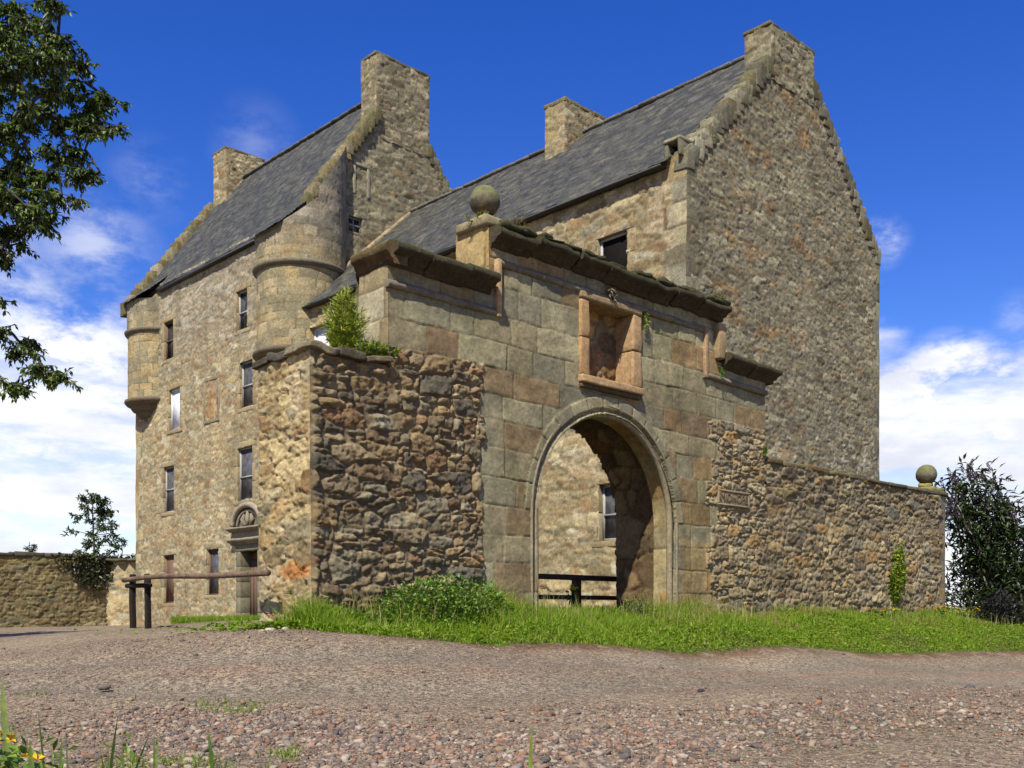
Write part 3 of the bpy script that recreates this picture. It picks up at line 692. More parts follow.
# ------------------------------------------------------------------ tower house
XF, XB, YT, YE = 14.3, 21.0, 23.0, 33.0
T_EAVE, T_RIDGE, T_RX = 10.42, 15.05, 17.65
T_SL = (T_RIDGE - T_EAVE) / (T_RX - XF)
def tower():
    t = thing("tower_house", "tall tan rubble tower house with round corner turrets and steep slate roof, farther left", "tower house", (17.6, 28, -0.45))
    front = Face((XF, 0, 0), (0, 1, 0), (-1, 0, 0))
    W = dict(w1=(30.2, 30.85, 8.0, 9.2), w2=(29.75, 30.5, 5.72, 7.0), w3=(30.15, 30.9, 3.16, 4.6), w4=(30.15, 30.9, .28, 1.8),
             r1=(25.6, 26.2, 8.0, 9.12), r2=(25.28, 26.02, 5.77, 7.07), r3=(25.32, 26.15, 3.15, 4.65), g2=(27.25, 28.0, .5, 1.87), door=(24.98, 25.92, -.45, 1.72))
    cuts = [(r[0], r[1]) for r in W.values()]; cv = [(r[2], r[3]) for r in W.values()]
    us = lines(YT, YE, 0.036, sum(cuts, ())); vs = lines(-0.9, T_EAVE + .1, 0.036, sum(cv, ()))
    def fld(u, v):
        r = rubble(u, v, 3, TAN * A(.98, 1.0, 1.04), 0.23, 0.09, 0.018, 0.012, TAN.mean(0) * 0.97, 0.36, spread=.18, warp=.03, lime=.15, tilt=.35, rough=.014)
        q = ashlar(u, v, 8, TAN * 0.95, courses(-1, 12, .36, 4), 0.6, rust=0)
        m = quoin_mask(v, YE - u, 5)
        h, c = mixf(r, q, m)
        # grey rain staining down the face and a greyer upper part
        st = ss(.55, .75, fbm(u * 1.6, v * 0.25, 61, 3))[:, None] * .4
        c = c * (1 - st) + c * lin(190, 186, 180) * st
        up = ss(6.5, 9.5, v)[:, None] * .35; c = c * (1 - up) + (c.mean(1, keepdims=True) * A(.95, .93, .86)) * up
        return h, c
    acc = Acc(); front.panel(acc, us, vs, fld, lambda u, v: ~hole(u, v, list(W.values())), taper=(1, 1, 0, 0))
    w = acc.build("wall", M_STONE, t)
    # gable towards the wing
    gx = Face((0, YT, 0), (1, 0, 0), (0, -1, 0))
    wg = (15.9, 16.36, 10.45, 10.86)
    def gkeep(x, z):
        zt = np.where(x < T_RX, T_EAVE + T_SL * (x - XF), T_EAVE + T_SL * (2 * T_RX - XF - x)) + .12
        zt = np.where((x > 16.84) & (x < 18.75), np.maximum(zt, 13.8) * 0 + np.minimum(zt, 14.6), zt)
        return (z < zt) & ~hole(x, z, [wg])
    acc = Acc()
    gx.panel(acc, lines(XF, XB, .045, wg[:2]), lines(7.5, 15.2, .045, wg[2:]), lambda u, v: rubble(u, v, 23, GREY * A(1.14, 1.07, .97), 0.25, 0.10, 0.024, 0.014, GREY.mean(0) * 1.06, 0.3, spread=.18), gkeep, taper=(1, 1, 0, 0))
    gx.panel(acc, lines(XF, XB, .3), lines(-.9, 7.5, .3), lambda u, v: rubble(u, v, 23, GREY, 0.3, 0.15, 0.034, 0.016), taper=(1, 1, 0, 0))
    acc.build("wall", M_STONE, t)
    # far gable and back
    acc = Acc(); Face((0, YE, 0), (1, 0, 0), (0, 1, 0)).panel(acc, lines(XF, XB, .12), lines(-.9, 15.2, .12), lambda u, v: rubble(u, v, 33, GREY, 0.4, 0.22, 0.03, 0.02),
        lambda x, z: z < np.where(x < T_RX, T_EAVE + T_SL * (x - XF), T_EAVE + T_SL * (2 * T_RX - XF - x)) + .1, taper=(1, 1, 0, 0)); acc.build("wall", M_STONE, t)
    acc = Acc(); Face((XB, 0, 0), (0, 1, 0), (1, 0, 0)).panel(acc, lines(YT, YE, .14), lines(-.9, T_EAVE, .14), lambda u, v: rubble(u, v, 43, GREY, 0.4, 0.22, 0.03, 0.02), taper=(1, 1, 0, 0)); acc.build("wall", M_STONE, t)
    # windows
    for k, (r, pn, tr, mu, fr) in dict(w1=(W['w1'], M_GLASS, (.5,), (), M_SHUT), w2=(W['w2'], M_BOARD, (), (), M_BOARD), w3=(W['w3'], M_DUSTY, (.5,), (), M_FRAME), w4=(W['w4'], M_SHUT, (), (), M_SHUT),
                           r1=(W['r1'], M_GLASS, (.45,), (), M_FRAME), r2=(W['r2'], M_DUSTY, (.48,), (), M_FRAME), r3=(W['r3'], M_DUSTY, (.45,), (), M_FRAME), g2=(W['g2'], M_DUSTY, (.42,), (), M_SHUT)).items():
        o = window(front, t, *r, stone=TAN, pane=pn, trans=tr, mull=mu, frame=fr, fw=.04 if k != 'w2' else .03)
        lb = dict(w2="window closed with a white board", w4="window closed with a brown board").get(k)
        if lb: o["label"] = lb
    o = window(gx, t, *wg, stone=GREY, pane=M_GLASS, trans=(.5,), mull=(.5,), margin=.12, frame=M_FRAME, fw=.03); o["label"] = "tiny barred window in the gable"
    # blocked windows: margins and a rubble infill
    bw = Acc()
    for (u0, u1, v0, v1) in ((27.3, 28.05, 5.7, 6.85),):
        for a, b in ((u0 - .1, u0), (u1, u1 + .1)):
            front.block(bw, (a, b), (v0, v1), (-.1, .035), TAN[5] * .95, rnd=.01, jit=.006)
        front.block(bw, (u0 - .1, u1 + .1), (v1, v1 + .1), (-.1, .037), TAN[5] * .9, rnd=.01, jit=.006); front.block(bw, (u0 - .1, u1 + .1), (v0 - .1, v0), (-.1, .037), TAN[5] * .9, rnd=.01, jit=.006)
        front.panel(bw, lines(u0, u1, .05), lines(v0, v1, .05), lambda u, v: (lambda r: (r[0] + .012, r[1] * .7 + RUST * .3))(rubble(u, v, 71, TAN, .3, .18, .03)), taper=(0, 0, 0, 0))
    o = bw.build("blocked_window", M_STONE, t, False)
    bw = Acc()
    for a, b in ((16.05, 16.13), (16.52, 16.6)): gx.block(bw, (a, b), (11.5, 12.3), (-.1, .045), GREY[6], rnd=.01, jit=.006)
    gx.block(bw, (16.05, 16.6), (12.3, 12.38), (-.1, .047), GREY[6], rnd=.01, jit=.006)
    bw.build("blocked_window", M_STONE, t, True)
    # door with carved pediment
    u0, u1, v0, v1 = W['door']
    d = Acc(); n = 5; xs = np.linspace(u0, u1, n + 1)
    for k in range(n): front.box(d, (xs[k] + .004, xs[k + 1] - .004), (v0, v1 - .25), (-.30, -.26 + .006 * (k % 2)), A(.1, .1, .1))
    front.box(d, (u0, u1), (v1 - .25, v1), (-.31, -.285), A(.1, .1, .1))
    dr = d.build("door", M_DOOR, t)
    hd = Acc(); tube(hd, [front.p(u0 + .15, .55, -.25), front.p(u0 + .15, .55, -.2), front.p(u0 + .15, .62, -.2)], .015, A(.05, .05, .05)); hd.build("handle", M_DARKW, dr)
    s = Acc()
    for k in range(5):
        ys = np.linspace(v0, v1, 6)
        front.block(s, (u0 - .24, u0), (ys[k] + .004, ys[k + 1] - .004), (-.36, .05), TAN[5] * rng.uniform(.7, .95), rnd=.012, jit=.008)
        front.block(s, (u1, u1 + .24), (ys[k] + .004, ys[k + 1] - .004), (-.36, .05), TAN[5] * rng.uniform(.7, .95), rnd=.012, jit=.008)
    front.block(s, (u0 - .26, u1 + .26), (v1 + .003, v1 + .18), (-.36, .07), TAN[5] * .75, rnd=.012, jit=.008)
    s.build("surround", M_DRESS, dr, True)
    p = Acc(); G1 = lin(146, 138, 120)
    prof = [(0, 0), (.10, 0), (.12, .05), (.20, .07), (.24, .12), (.24, .17), (0, .19)]
    moulding(p, front.p(24.55, v1 + .18, 0), front.p(26.38, v1 + .18, 0), front.N, prof, G1, wob=.006)
    front.block(p, (24.68, 26.25), (v1 + .38, v1 + .55), (-.05, .08), G1 * .9, rnd=.015, jit=.008)
    moulding(p, front.p(24.5, v1 + .55, 0), front.p(26.43, v1 + .55, 0), front.N, [(0, 0), (.12, 0), (.2, .05), (.26, .06), (.26, .11), (0, .13)], G1 * .9, wob=.006)
    zc = v1 + .68; uc = 25.46; a = np.linspace(0.04, math.pi - .04, 22)
    tube(p, [front.p(uc - .80 * math.cos(x), zc + .60 * math.sin(x), .10) for x in a], .085, G1 * 1.1, n=8)
    tube(p, [front.p(uc - .62 * math.cos(x), zc + .44 * math.sin(x), .05) for x in a], .045, G1 * .9, n=6)
    for dx in (-.3, 0, .3):                                      # carved scrolls in the tympanum
        tube(p, [front.p(uc + dx * .4, zc + .02, .06), front.p(uc + dx * .9, zc + .2, .08), front.p(uc + dx * .6, zc + .42 - abs(dx) * .3, .07)], [.05, .07, .04], G1, n=7)
    front.block(p, (uc - .08, uc + .08), (zc + .58, zc + .78), (-.02, .14), G1, rnd=.05, jit=.01)
    front.panel(p, lines(uc - .8, uc + .8, .05), lines(zc, zc + .6, .05), lambda u, v: (u * 0 + .02, np.tile(G1 * .55, (len(u), 1))), lambda u, v: ((u - uc) / .8) ** 2 + ((v - zc) / .6) ** 2 < 1, taper=(0, 0, 0, 0))
    p.build("pediment", M_DRESS, dr, True)
    # roof
    acc = Acc(); L = math.hypot(T_RX - XF, T_RIDGE - T_EAVE); sl = A(T_RX - XF, 0, T_RIDGE - T_EAVE) / L; nm = A(-sl[2], 0, sl[0])
    acc.add(*panel((XF, 0, T_EAVE + .06), (0, 1, 0), sl, nm, lines(YT + .12, YE - .42, .036), lines(-.22, L, .034), lambda u, v: slates(u, v, 2), taper=(0, 0, 0, 0), wob=.01))
    sl2 = A(-(T_RX - XF), 0, T_RIDGE - T_EAVE) / L
    acc.add(*panel((2 * T_RX - XF, 0, T_EAVE + .06), (0, 1, 0), sl2, A(-sl2[2], 0, sl2[0]) * -1, lines(YT + .12, YE - .42, .2), lines(-.22, L, .17), lambda u, v: slates(u, v, 3), taper=(0, 0, 0, 0), wob=.01))
    # slates carried down over the two corner turrets
    for (cx, cy, r, aa, bb) in ((14.8, 32.15, 1.1, 31.1, 33.2), (14.8, 23.62, 1.24, 22.9, 24.85)):
        def kp(u, v, cx=cx, cy=cy, r=r):
            x = XF + .3 + v * math.cos(.72); return (x - cx) ** 2 + (u - cy) ** 2 < (r + .1) ** 2
        dv = A(math.cos(.72), 0, math.sin(.72)); nn = A(-dv[2], 0, dv[0])
        acc.add(*panel((XF + .3, 0, T_EAVE + .44), (0, 1, 0), dv, nn, lines(aa, bb, .04), lines(-1.5, .0, .04), lambda u, v: slates(u, v, 5), kp, taper=(0, 0, 0, 0), wob=.01))
    ed = Acc()
    box(acc, (XF - .16, YT + 2, T_EAVE - .2), (XF - .02, YE - 2, T_EAVE - .14), lin(60, 60, 62))
    rf = acc.build("roof", M_SLATE, t)
    rd = Acc()
    for k, y in enumerate(np.arange(YT + .6, YE - .6, .45)): block(rd, (T_RX - .14, y, T_RIDGE), (T_RX + .14, y + .445, T_RIDGE + .10), lin(104, 104, 98) * rng.uniform(.8, 1.1), rnd=.05, jit=.012)
    rd.build("ridge", M_STONE, rf, True)
    # skews (crow-stepped coping of the gables)
    ac = Acc(); skew(ac, ((XF + .25, T_EAVE + .5), (16.84, T_EAVE + T_SL * (16.84 - XF) + .18)), YT - .12, YT + .26, TURR * .8, .2, .06, .35); ac.build("coping", M_STONE, t, True)
    ac = Acc(); skew(ac, ((2 * T_RX - XF + .1, T_EAVE - .1), (18.75, T_EAVE + T_SL * (2 * T_RX - XF - 18.75) + .18)), YT - .01, YT + .42, GREY, .22, .1, .4); ac.build("coping", M_STONE, t, True)
    ac = Acc(); skew(ac, ((XF - .5, T_EAVE - .45), (16.9, T_EAVE + T_SL * (16.9 - XF) + .2)), YE - .46, YE + .02, TAN * .72, .3, .0, .8); ac.build("coping", M_STONE, t, True)
    ac = Acc(); skew(ac, ((2 * T_RX - XF + .1, T_EAVE - .1), (18.4, T_EAVE + T_SL * (2 * T_RX - XF - 18.4) + .2)), YE - .46, YE + .02, TAN * .72, .3, .0, .8); ac.build("coping", M_STONE, t, True)
    o = chimney(t, 16.84, 18.76, YT - .01, YT + .72, 13.3, 15.68, GREY * A(1.15, 1.08, 1), seed=81); o["label"] = "tall broad chimney on the near gable"
    o = chimney(t, 16.9, 18.4, 31.75, 32.6, 13.2, 15.95, TAN * .92, seed=91); o["label"] = "mossy square chimney on the far gable"
    # round corner turrets
    def turret(cx, cy, r, seed):
        a = np.linspace(0, 2 * math.pi, 230); m = 150
        u = np.repeat(a, m) * r; z0 = 6.88
        x = cx + r * np.cos(a); zt = np.where(x < XF + .3, T_EAVE + .46 + math.tan(.72) * (x - XF - .3), T_EAVE + .3 + T_SL * (x - XF)) - .05
        ty = cy + r * np.sin(a); zt = np.where((ty > YT + .15) & (ty < YE - .5), np.minimum(zt, T_EAVE - .06 + T_SL * np.maximum(x - XF, -.2)), zt)
        tt = np.linspace(0, 1, m); z = z0 + tt[None, :] * (zt - z0)[:, None]; v = z.ravel()
        h, c = ashlar(u, v, seed, TURR, courses(z0, 15, .225, seed), .42, rust=.0, spread=.13)
        g = ss(9, 10.5, v)[:, None] * .5; c = c * (1 - g) + c.mean(1, keepdims=True) * A(.95, .93, .88) * g
        rr = r + h - .01 - .03 * (v < 9.1)
        P = np.stack([cx + rr * np.cos(np.repeat(a, m)), cy + rr * np.sin(np.repeat(a, m)), v], 1)
        idx = np.arange(230 * m).reshape(230, m); q = np.stack([idx[:-1, :-1], idx[1:, :-1], idx[1:, 1:], idx[:-1, 1:]], -1).reshape(-1, 4)
        ac = Acc(); ac.add(wobble(P, .012), [q], c); tu = ac.build("turret", M_STONE, t)
        ac = Acc(); lathe(ac, [(r - .05, 9.0), (r + .03, 9.02), (r + .07, 9.07), (r + .085, 9.13), (r + .02, 9.17), (r - .05, 9.18)], (cx, cy, 0), lin(120, 112, 96), 72, .006); ac.build("string_course", M_DRESS, tu, True)
        ac = Acc(); pr = []
        for k in range(5):
            r0 = r + .07 - k * r * .19; z = 6.9 - k * .19
            pr += [(r0, z), (r0 + .01, z - .06), (r0 - .04, z - .13), (r0 - r * .14, z - .18)]
        pr += [(.12, 5.92), (.02, 5.9)]
        lathe(ac, [(r - .02, 6.94)] + pr, (cx, cy, 0), lin(112, 102, 84), 72, .012); ac.build("corbel", M_DRESS, tu, True)
    turret(14.8, 32.15, 1.07, 51); turret(14.8, 23.62, 1.2, 57)
    return t
tower()

# ------------------------------------------------------------------ wing with the big gable
XW, XWB, YG, YW = 14.4, 21.6, 10.59, 23.0
W_EAVE, W_RIDGE, W_RX = 7.95, 11.35, 18.0
W_SL = (W_RIDGE - W_EAVE) / (W_RX - XW)
def wing():
    t = thing("house_wing", "lower slate roofed stone wing with the great crow-stepped gable, behind the arched gateway", "house wing", (18, 17, -0.2))
    front = Face((XW, 0, 0), (0, 1, 0), (-1, 0, 0)); gab = Face((0, YG, 0), (1, 0, 0), (0, -1, 0))
    W = [(11.9, 12.62, 5.75, 7.04), (11.75, 12.6, 1.34, 2.4), (21.62, 22.5, 6.3, 7.36), (16.2, 17.0, 5.6, 6.8), (16.0, 16.9, 1.3, 2.5)]
    us = lines(YG, YW, .034, sum([(r[0], r[1]) for r in W], ())); vs = lines(-.6, W_EAVE + .1, .034, sum([(r[2], r[3]) for r in W], ()))
    warm = TAN * A(.92, .93, .92)
    def fld(u, v):
        r = rubble(u, v, 13, warm, .36, .125, .026, .015, TAN.mean(0) * .85, .4, spread=.24, lime=.45, tilt=.5, rough=.018)
        q = ashlar(u, v, 18, GREY * A(1.25, 1.2, 1.1), courses(-1, 12, .36, 14), .8, rust=.08)
        h, c = mixf(r, q, quoin_mask(v, u - YG, 15, .4, .3, .52)); return h, c
    acc = Acc(); front.panel(acc, us, vs, fld, lambda u, v: ~hole(u, v, W), taper=(1, 1, 0, 0)); acc.build("wall", M_STONE, t)
    def top(x): return np.where(x < W_RX, W_EAVE + W_SL * (x - XW), W_EAVE + W_SL * (2 * W_RX - XW - x)) + .14
    def gf(u, v):
        r = rubble(u, v, 27, GREY * A(1.13, 1.09, 1.03), .19, .068, .015, .010, GREY.mean(0) * 1.06, .36, tilt=.35, spread=.18, rough=.012, warp=.03)
        q = ashlar(u, v, 28, GREY * A(1.06, 1.04, 1.0), courses(-1, 12, .36, 24), .8, rust=.04)
        h, c = mixf(r, q, quoin_mask(v, u - XW, 15, .4, .12, .3) | quoin_mask(v, XWB - u, 25, .4, .15, .3))
        ox = ss(.60, .68, fbm(u * 1.7 + 3, v * 2.2, 29, 4)) * ss(3.2, 1.2, np.abs(u - 16.2 - .3 * (v - 5))) * .45
        c = c * (1 - ox[:, None]) + c * lin(255, 205, 150) * 1.35 * ox[:, None]
        wl = ss(.62, .67, fbm(u * 7, v * 9, 35, 3)) * ss(4.6, 3.2, v) * ss(18, 20, u); c = c * (1 - wl[:, None] * .7) + lin(200, 192, 176) * wl[:, None] * .7
        return h, c
    acc = Acc(); gab.panel(acc, lines(XW, XWB, .026), lines(-.6, 11.6, .026), gf, lambda x, z: z < np.minimum(top(x), np.where((x > 17.1) & (x < 18.75), 10.9, 99)), taper=(1, 1, 0, 0)); acc.build("wall", M_STONE, t)
    acc = Acc(); Face((XWB, 0, 0), (0, 1, 0), (1, 0, 0)).panel(acc, lines(YG, YW, .14), lines(-.6, W_EAVE, .14), lambda u, v: rubble(u, v, 43, GREY, 0.4, 0.22, 0.03, 0.02), taper=(1, 1, 0, 0)); acc.build("wall", M_STONE, t)
    # near-black pane fills the open window, painted darkness in place of a room
    specs = ((M_DARK_PANE, (.30,), (), M_FRAME), (M_DUSTY, (.46,), (), M_FRAME), (M_BOARD, (), (), M_BOARD), (M_GLASS, (.5,), (), M_FRAME), (M_GLASS, (.5,), (), M_FRAME))
    lbs = ("dark open window below the eave", "small ground floor window seen through the arch", "window closed with a white board", None, None)
    for r, (pn, tr, mu, fr), lb in zip(W, specs, lbs):
        o = window(front, t, *r, stone=TAN, pane=pn, trans=tr, mull=mu, frame=fr, depth=.12 if pn is M_DARK_PANE else .16, fw=.045)
        if lb: o["label"] = lb
    # roof
    acc = Acc(); L = math.hypot(W_RX - XW, W_RIDGE - W_EAVE); sl = A(W_RX - XW, 0, W_RIDGE - W_EAVE) / L; nm = A(-sl[2], 0, sl[0])
    acc.add(*panel((XW, 0, W_EAVE + .12), (0, 1, 0), sl, nm, lines(YG + .30, YW - .02, .028), lines(-.24, L, .026), lambda u, v: slates(u, v, 12, .14, .2, .95), taper=(0, 0, 0, 0), wob=.012))
    sl2 = A(-sl[0], 0, sl[2])
    acc.add(*panel((2 * W_RX - XW, 0, W_EAVE + .12), (0, 1, 0), sl2, A(sl[2], 0, sl[0]), lines(YG + .40, YW - .02, .2), lines(-.24, L, .19), lambda u, v: slates(u, v, 13, .19, .3), taper=(0, 0, 0, 0), wob=.012))
    box(acc, (XW - .21, YG + .42, W_EAVE - .085), (XW + .06, YW - .03, W_EAVE - .05), lin(56, 54, 52))
    rf = acc.build("roof", M_SLATE, t)
    rd = Acc()
    for y in np.arange(YG + .9, YW - .3, .5): block(rd, (W_RX - .15, y, W_RIDGE + .05), (W_RX + .15, y + .495, W_RIDGE + .15), lin(108, 106, 98) * rng.uniform(.8, 1.1), rnd=.05, jit=.012)
    rd.build("ridge", M_STONE, rf, True)
    vg = Acc()                                                     # pale fillet where the roof meets the tower gable
    for k in range(14):
        a, b = k / 14, (k + 1) / 14
        p0 = A(XW - .2, YW - .17, W_EAVE + .0) + A(W_RX - XW + .2, 0, W_RIDGE - W_EAVE + .12) * a; p1 = A(XW - .2, YW - .17, W_EAVE + .0) + A(W_RX - XW + .2, 0, W_RIDGE - W_EAVE + .12) * b
        tube(vg, [p0, (p0 + p1) / 2, p1], .08, lin(168, 150, 118) * rng.uniform(.7, 1.1), n=6, rough=.3)
    vg.build("fillet", M_STONE, rf, True)
    # coping stones of the gable
    ac = Acc(); skew(ac, ((XW + .0, W_EAVE + .02), (17.1, W_EAVE + W_SL * (17.1 - XW) + .2)), YG - .02, YG + .26, GREY * .98, .18, .06, .3); ac.build("coping", M_STONE, t, True)
    ac = Acc(); skew(ac, ((XWB, W_EAVE + .02), (18.75, W_EAVE + W_SL * (2 * W_RX - XW - 18.75) + .2)), YG - .02, YG + .40, GREY * .95, .2, .08, .3); ac.build("coping", M_STONE, t, True)
    o = chimney(t, 17.1, 18.75, YG - .012, YG + .58, 10.3, 11.40, GREY * A(1.08, 1.04, .97), seed=101, res=.03); o["label"] = "squat chimney on top of the gable"
    o = chimney(t, 17.25, 18.75, 16.16, 16.8, 10.6, 12.02, TAN * .9, seed=111); o["label"] = "chimney halfway along the ridge"
    ac = Acc(); block(ac, (XW - .12, YG + .04, W_EAVE + .02), (XW + .3, YG + .1, W_EAVE + .32), GREY[1], rnd=.02); block(ac, (XW - .1, YG + .32, W_EAVE + .02), (XW + .3, YG + .4, W_EAVE + .32), GREY[1], rnd=.02)
    block(ac, (XW - .13, YG + .03, W_EAVE + .3), (XW + .3, YG + .41, W_EAVE + .37), GREY[2], rnd=.02); box(ac, (XW + .1, YG + .1, W_EAVE + .02), (XW + .2, YG + .32, W_EAVE + .3), A(.008, .008, .008))
    ac.build("drain_spout", M_STONE, t, True)
wing()

# ------------------------------------------------------------------ gateway
YF = 8.4; TH = 1.05
GX0, GX1 = 6.3, 13.42
AX, AR, AZ = 9.79, 1.30, 1.21             # arch: centre, radius, springing
NI = (9.36, 10.20, 2.93, 3.86)            # recess above the arch
def gate_field(u, v):
    r = rubble(u, v, 207, RUBB * A(1.04, 1.0, .94), .215, .125, .055, .022, RUBB.mean(0) * A(1.1, 1.0, .9) * .98, .30, mdepth=.1, tilt=.6, spread=.22, warp=.035, rough=.016, facet=1.7)
    r2 = rubble(u, v, 217, MIXD * A(1.06, 1.0, .9), .22, .105, .042, .016, MIXD.mean(0) * 1.1, .32, spread=.2, warp=.03, rough=.014, facet=1.5)
    right = u > AX
    # the foot of the left flank: long slabs with deep open joints
    r3 = rubble(u, v, 227, RUBB * A(1.06, 1.03, .98), .29, .10, .052, .022, RUBB.mean(0) * .92, .36, mdepth=.1, tilt=.6, spread=.2, warp=.05, rough=.022, facet=1.8)
    foot = ss(1.05, .75, v + .5 * (fbm(u * 2, v * 2, 230, 3) - .5)) ; foot = np.where(u < AX, foot, 0)
    slab = np.maximum(foot, ss(6.55, 6.25, u + .3 * (fbm(u * 2, v * 2, 231, 3) - .5)))
    h = np.where(right, r2[0], r[0] * (1 - slab) + r3[0] * slab); c = np.where(right[:, None], r2[1], r[1] * (1 - slab[:, None]) + r3[1] * slab[:, None])
    cs = [-.6, -.12, .24, .58, .90, 1.22, 1.53, 1.86, 2.18, 2.46, 2.76, 3.06, 3.38, 3.72, 4.02, 4.3]
    a = ashlar(u, v, 31, ASHL, cs, .55, rust=.07, rough=.005)
    k = np.clip(np.searchsorted(np.array(cs), v), 0, 15); tooth = hsh(k, k * 0, 41)
    am = ((u > 7.62 + .14 * (tooth - .5)) & (u < 12.0 + .32 * (hsh(k, k * 0, 43) - .5))) | (v > 2.76)
    lowr = (u > 11.3) & (v < 1.0); a = (a[0], np.where(lowr[:, None], a[1] * A(1.22, 1.04, .84), a[1]))
    h, c = mixf((h, c), a, am)
    # voussoirs
    dx = u - AX; dz = v - AZ; rad = np.hypot(dx, dz); ang = np.arctan2(dz, dx); up = dz > 0
    nv = 15; q = np.floor(ang / math.pi * nv); fa = ang / math.pi * nv - q; e = np.minimum(np.minimum(fa, 1 - fa) * math.pi * rad / nv, (AR + .23) - rad)
    vm = up & (rad < AR + .23)
    pr = ss(0, .012, e); vc = ASHL[(hsh(q, q * 0, 47) * 6).astype(int)] * (.88 + .2 * hsh(q, q * 0, 48))[:, None] * (.78 + .44 * fbm(u * 4, v * 4, 49, 4))[:, None]
    vc = ASHL.mean(0) * .5 * (1 - pr[:, None]) + vc * pr[:, None]
    h, c = mixf((h, c), (pr * .02 + .004, vc), vm)
    js = (~up) & (np.abs(dx) < AR + .2) & (np.abs(dx) > AR - .1)
    gr = (np.abs(np.where(up, rad, np.abs(dx)) - (AR + .045)) < .024) & (v > -.5)
    h = h - .05 * gr
    stain = ss(.5, .72, fbm(u * 1.9, v * .5, 52, 4))[:, None] * .4 * am[:, None]
    c = c * (1 - stain) + c * A(.62, .6, .55) * stain
    gk = ss(.56, .7, fbm(u * 1.1, v * 1.3, 54, 4))[:, None] * .25 * am[:, None]; c = c * (1 - gk) + c * A(.86, 1.0, .78) * gk
    return h, c
def gtop(x):
    return np.where(x < 7.72, 3.66, np.where(x < 12.12, 4.2, 3.6))
def in_arch(x, z, r): return ((np.hypot(x - AX, z - AZ) < r) & (z > AZ)) | ((np.abs(x - AX) < r) & (z <= AZ))
def gateway():
    t = thing("gateway", "arched ashlar gateway with dark moulded cornice, square recess and rubble flanks", "gateway", (AX, YF + .5, -.1))
    f = Face((0, YF, 0), (1, 0, 0), (0, -1, 0))
    acc = Acc()
    f.panel(acc, lines(GX0, GX1, .0135, NI[:2]), lines(-.55, 4.2, .0135, NI[2:]), gate_field, lambda x, z: (z < gtop(x)) & ~in_arch(x, z, AR) & ~hole(x, z, [NI]), taper=(0, 0, 0, 0))
    # return faces on the left, sunlight put into their warmer, lighter stone colour
    fl = Face((GX0, 0, 0), (0, 1, 0), (-1, 0, 0))
    fl.panel(acc, lines(YF, YF + .5, .02), lines(2.4, 3.66, .02), lambda u, v: ashlar(u, v, 61, TAN * .92, [2, 2.42, 2.76, 3.06, 3.38, 3.8], .5, rust=.0), taper=(1, 0, 0, 0))
    Face((7.72, 0, 0), (0, 1, 0), (-1, 0, 0)).panel(acc, lines(YF, YF + .58, .03), lines(3.5, 4.42, .02), lambda u, v: ashlar(u, v, 62, TAN * A(.95, .84, .64), [3, 3.5, 3.92, 4.5], .8, rust=.0), taper=(1, 0, 0, 0))
    Face((12.12, 0, 0), (0, 1, 0), (1, 0, 0)).panel(acc, lines(YF, YF + .58, .1), lines(3.4, 4.2, .1), lambda u, v: ashlar(u, v, 63, ASHL, [3, 3.5, 3.9, 4.5], .8), taper=(1, 0, 0, 0))
    Face((GX1, 0, 0), (0, 1, 0), (1, 0, 0)).panel(acc, lines(YF, YF + .5, .05), lines(2.2, 3.6, .05), lambda u, v: ashlar(u, v, 64, ASHL, [2, 2.5, 3, 3.4, 3.8], .5), taper=(0, 0, 0, 0))
    # inner (courtyard) side: thick below, thinner above
    fb = lambda u, v: rubble(u, v, 67, MIXD, .4, .22, .05, .03)
    Face((0, YF + TH, 0), (1, 0, 0), (0, 1, 0)).panel(acc, lines(GX0, GX1, .05), lines(-.55, 2.78, .05), fb, lambda x, z: ~in_arch(x, z, AR + .12), taper=(0, 0, 0, 0))
    Face((0, YF + .55, 0), (1, 0, 0), (0, 1, 0)).panel(acc, lines(GX0, GX1, .06), lines(2.7, 4.2, .06), fb, lambda x, z: z < gtop(x), taper=(0, 0, 0, 0))
    box(acc, (GX0 + .02, YF + .5, 2.68), (GX1 - .02, YF + TH + .02, 2.79), MIXD[1] * .8)
    for (a, b, z) in ((GX0 + .02, 7.72, 3.6), (7.74, 12.1, 4.13), (12.1, GX1 - .02, 3.54)): box(acc, (a, YF + .04, z), (b, YF + .54, z + .05), MIXD[1] * .8)
    # jambs and soffit of the passage: a narrow ashlar order in front, a wider rubble one behind
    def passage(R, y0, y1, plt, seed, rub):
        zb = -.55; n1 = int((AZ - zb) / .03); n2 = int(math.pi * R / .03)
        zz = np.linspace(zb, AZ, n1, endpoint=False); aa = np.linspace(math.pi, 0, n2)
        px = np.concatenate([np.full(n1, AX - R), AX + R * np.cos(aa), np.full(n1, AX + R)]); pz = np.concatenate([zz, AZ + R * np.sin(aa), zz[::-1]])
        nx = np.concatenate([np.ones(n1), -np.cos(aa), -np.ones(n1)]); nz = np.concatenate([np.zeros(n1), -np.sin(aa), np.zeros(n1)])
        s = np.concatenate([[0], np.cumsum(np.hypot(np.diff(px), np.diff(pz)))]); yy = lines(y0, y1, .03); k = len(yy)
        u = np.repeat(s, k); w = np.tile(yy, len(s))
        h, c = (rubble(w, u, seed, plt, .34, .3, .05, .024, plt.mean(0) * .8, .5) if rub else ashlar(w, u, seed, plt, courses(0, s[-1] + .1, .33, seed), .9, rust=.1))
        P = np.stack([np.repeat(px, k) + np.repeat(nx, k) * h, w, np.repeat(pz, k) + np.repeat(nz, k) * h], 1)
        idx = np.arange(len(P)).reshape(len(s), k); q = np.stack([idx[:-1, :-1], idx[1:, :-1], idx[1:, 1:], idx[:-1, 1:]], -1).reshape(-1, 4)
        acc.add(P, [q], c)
        return px, pz
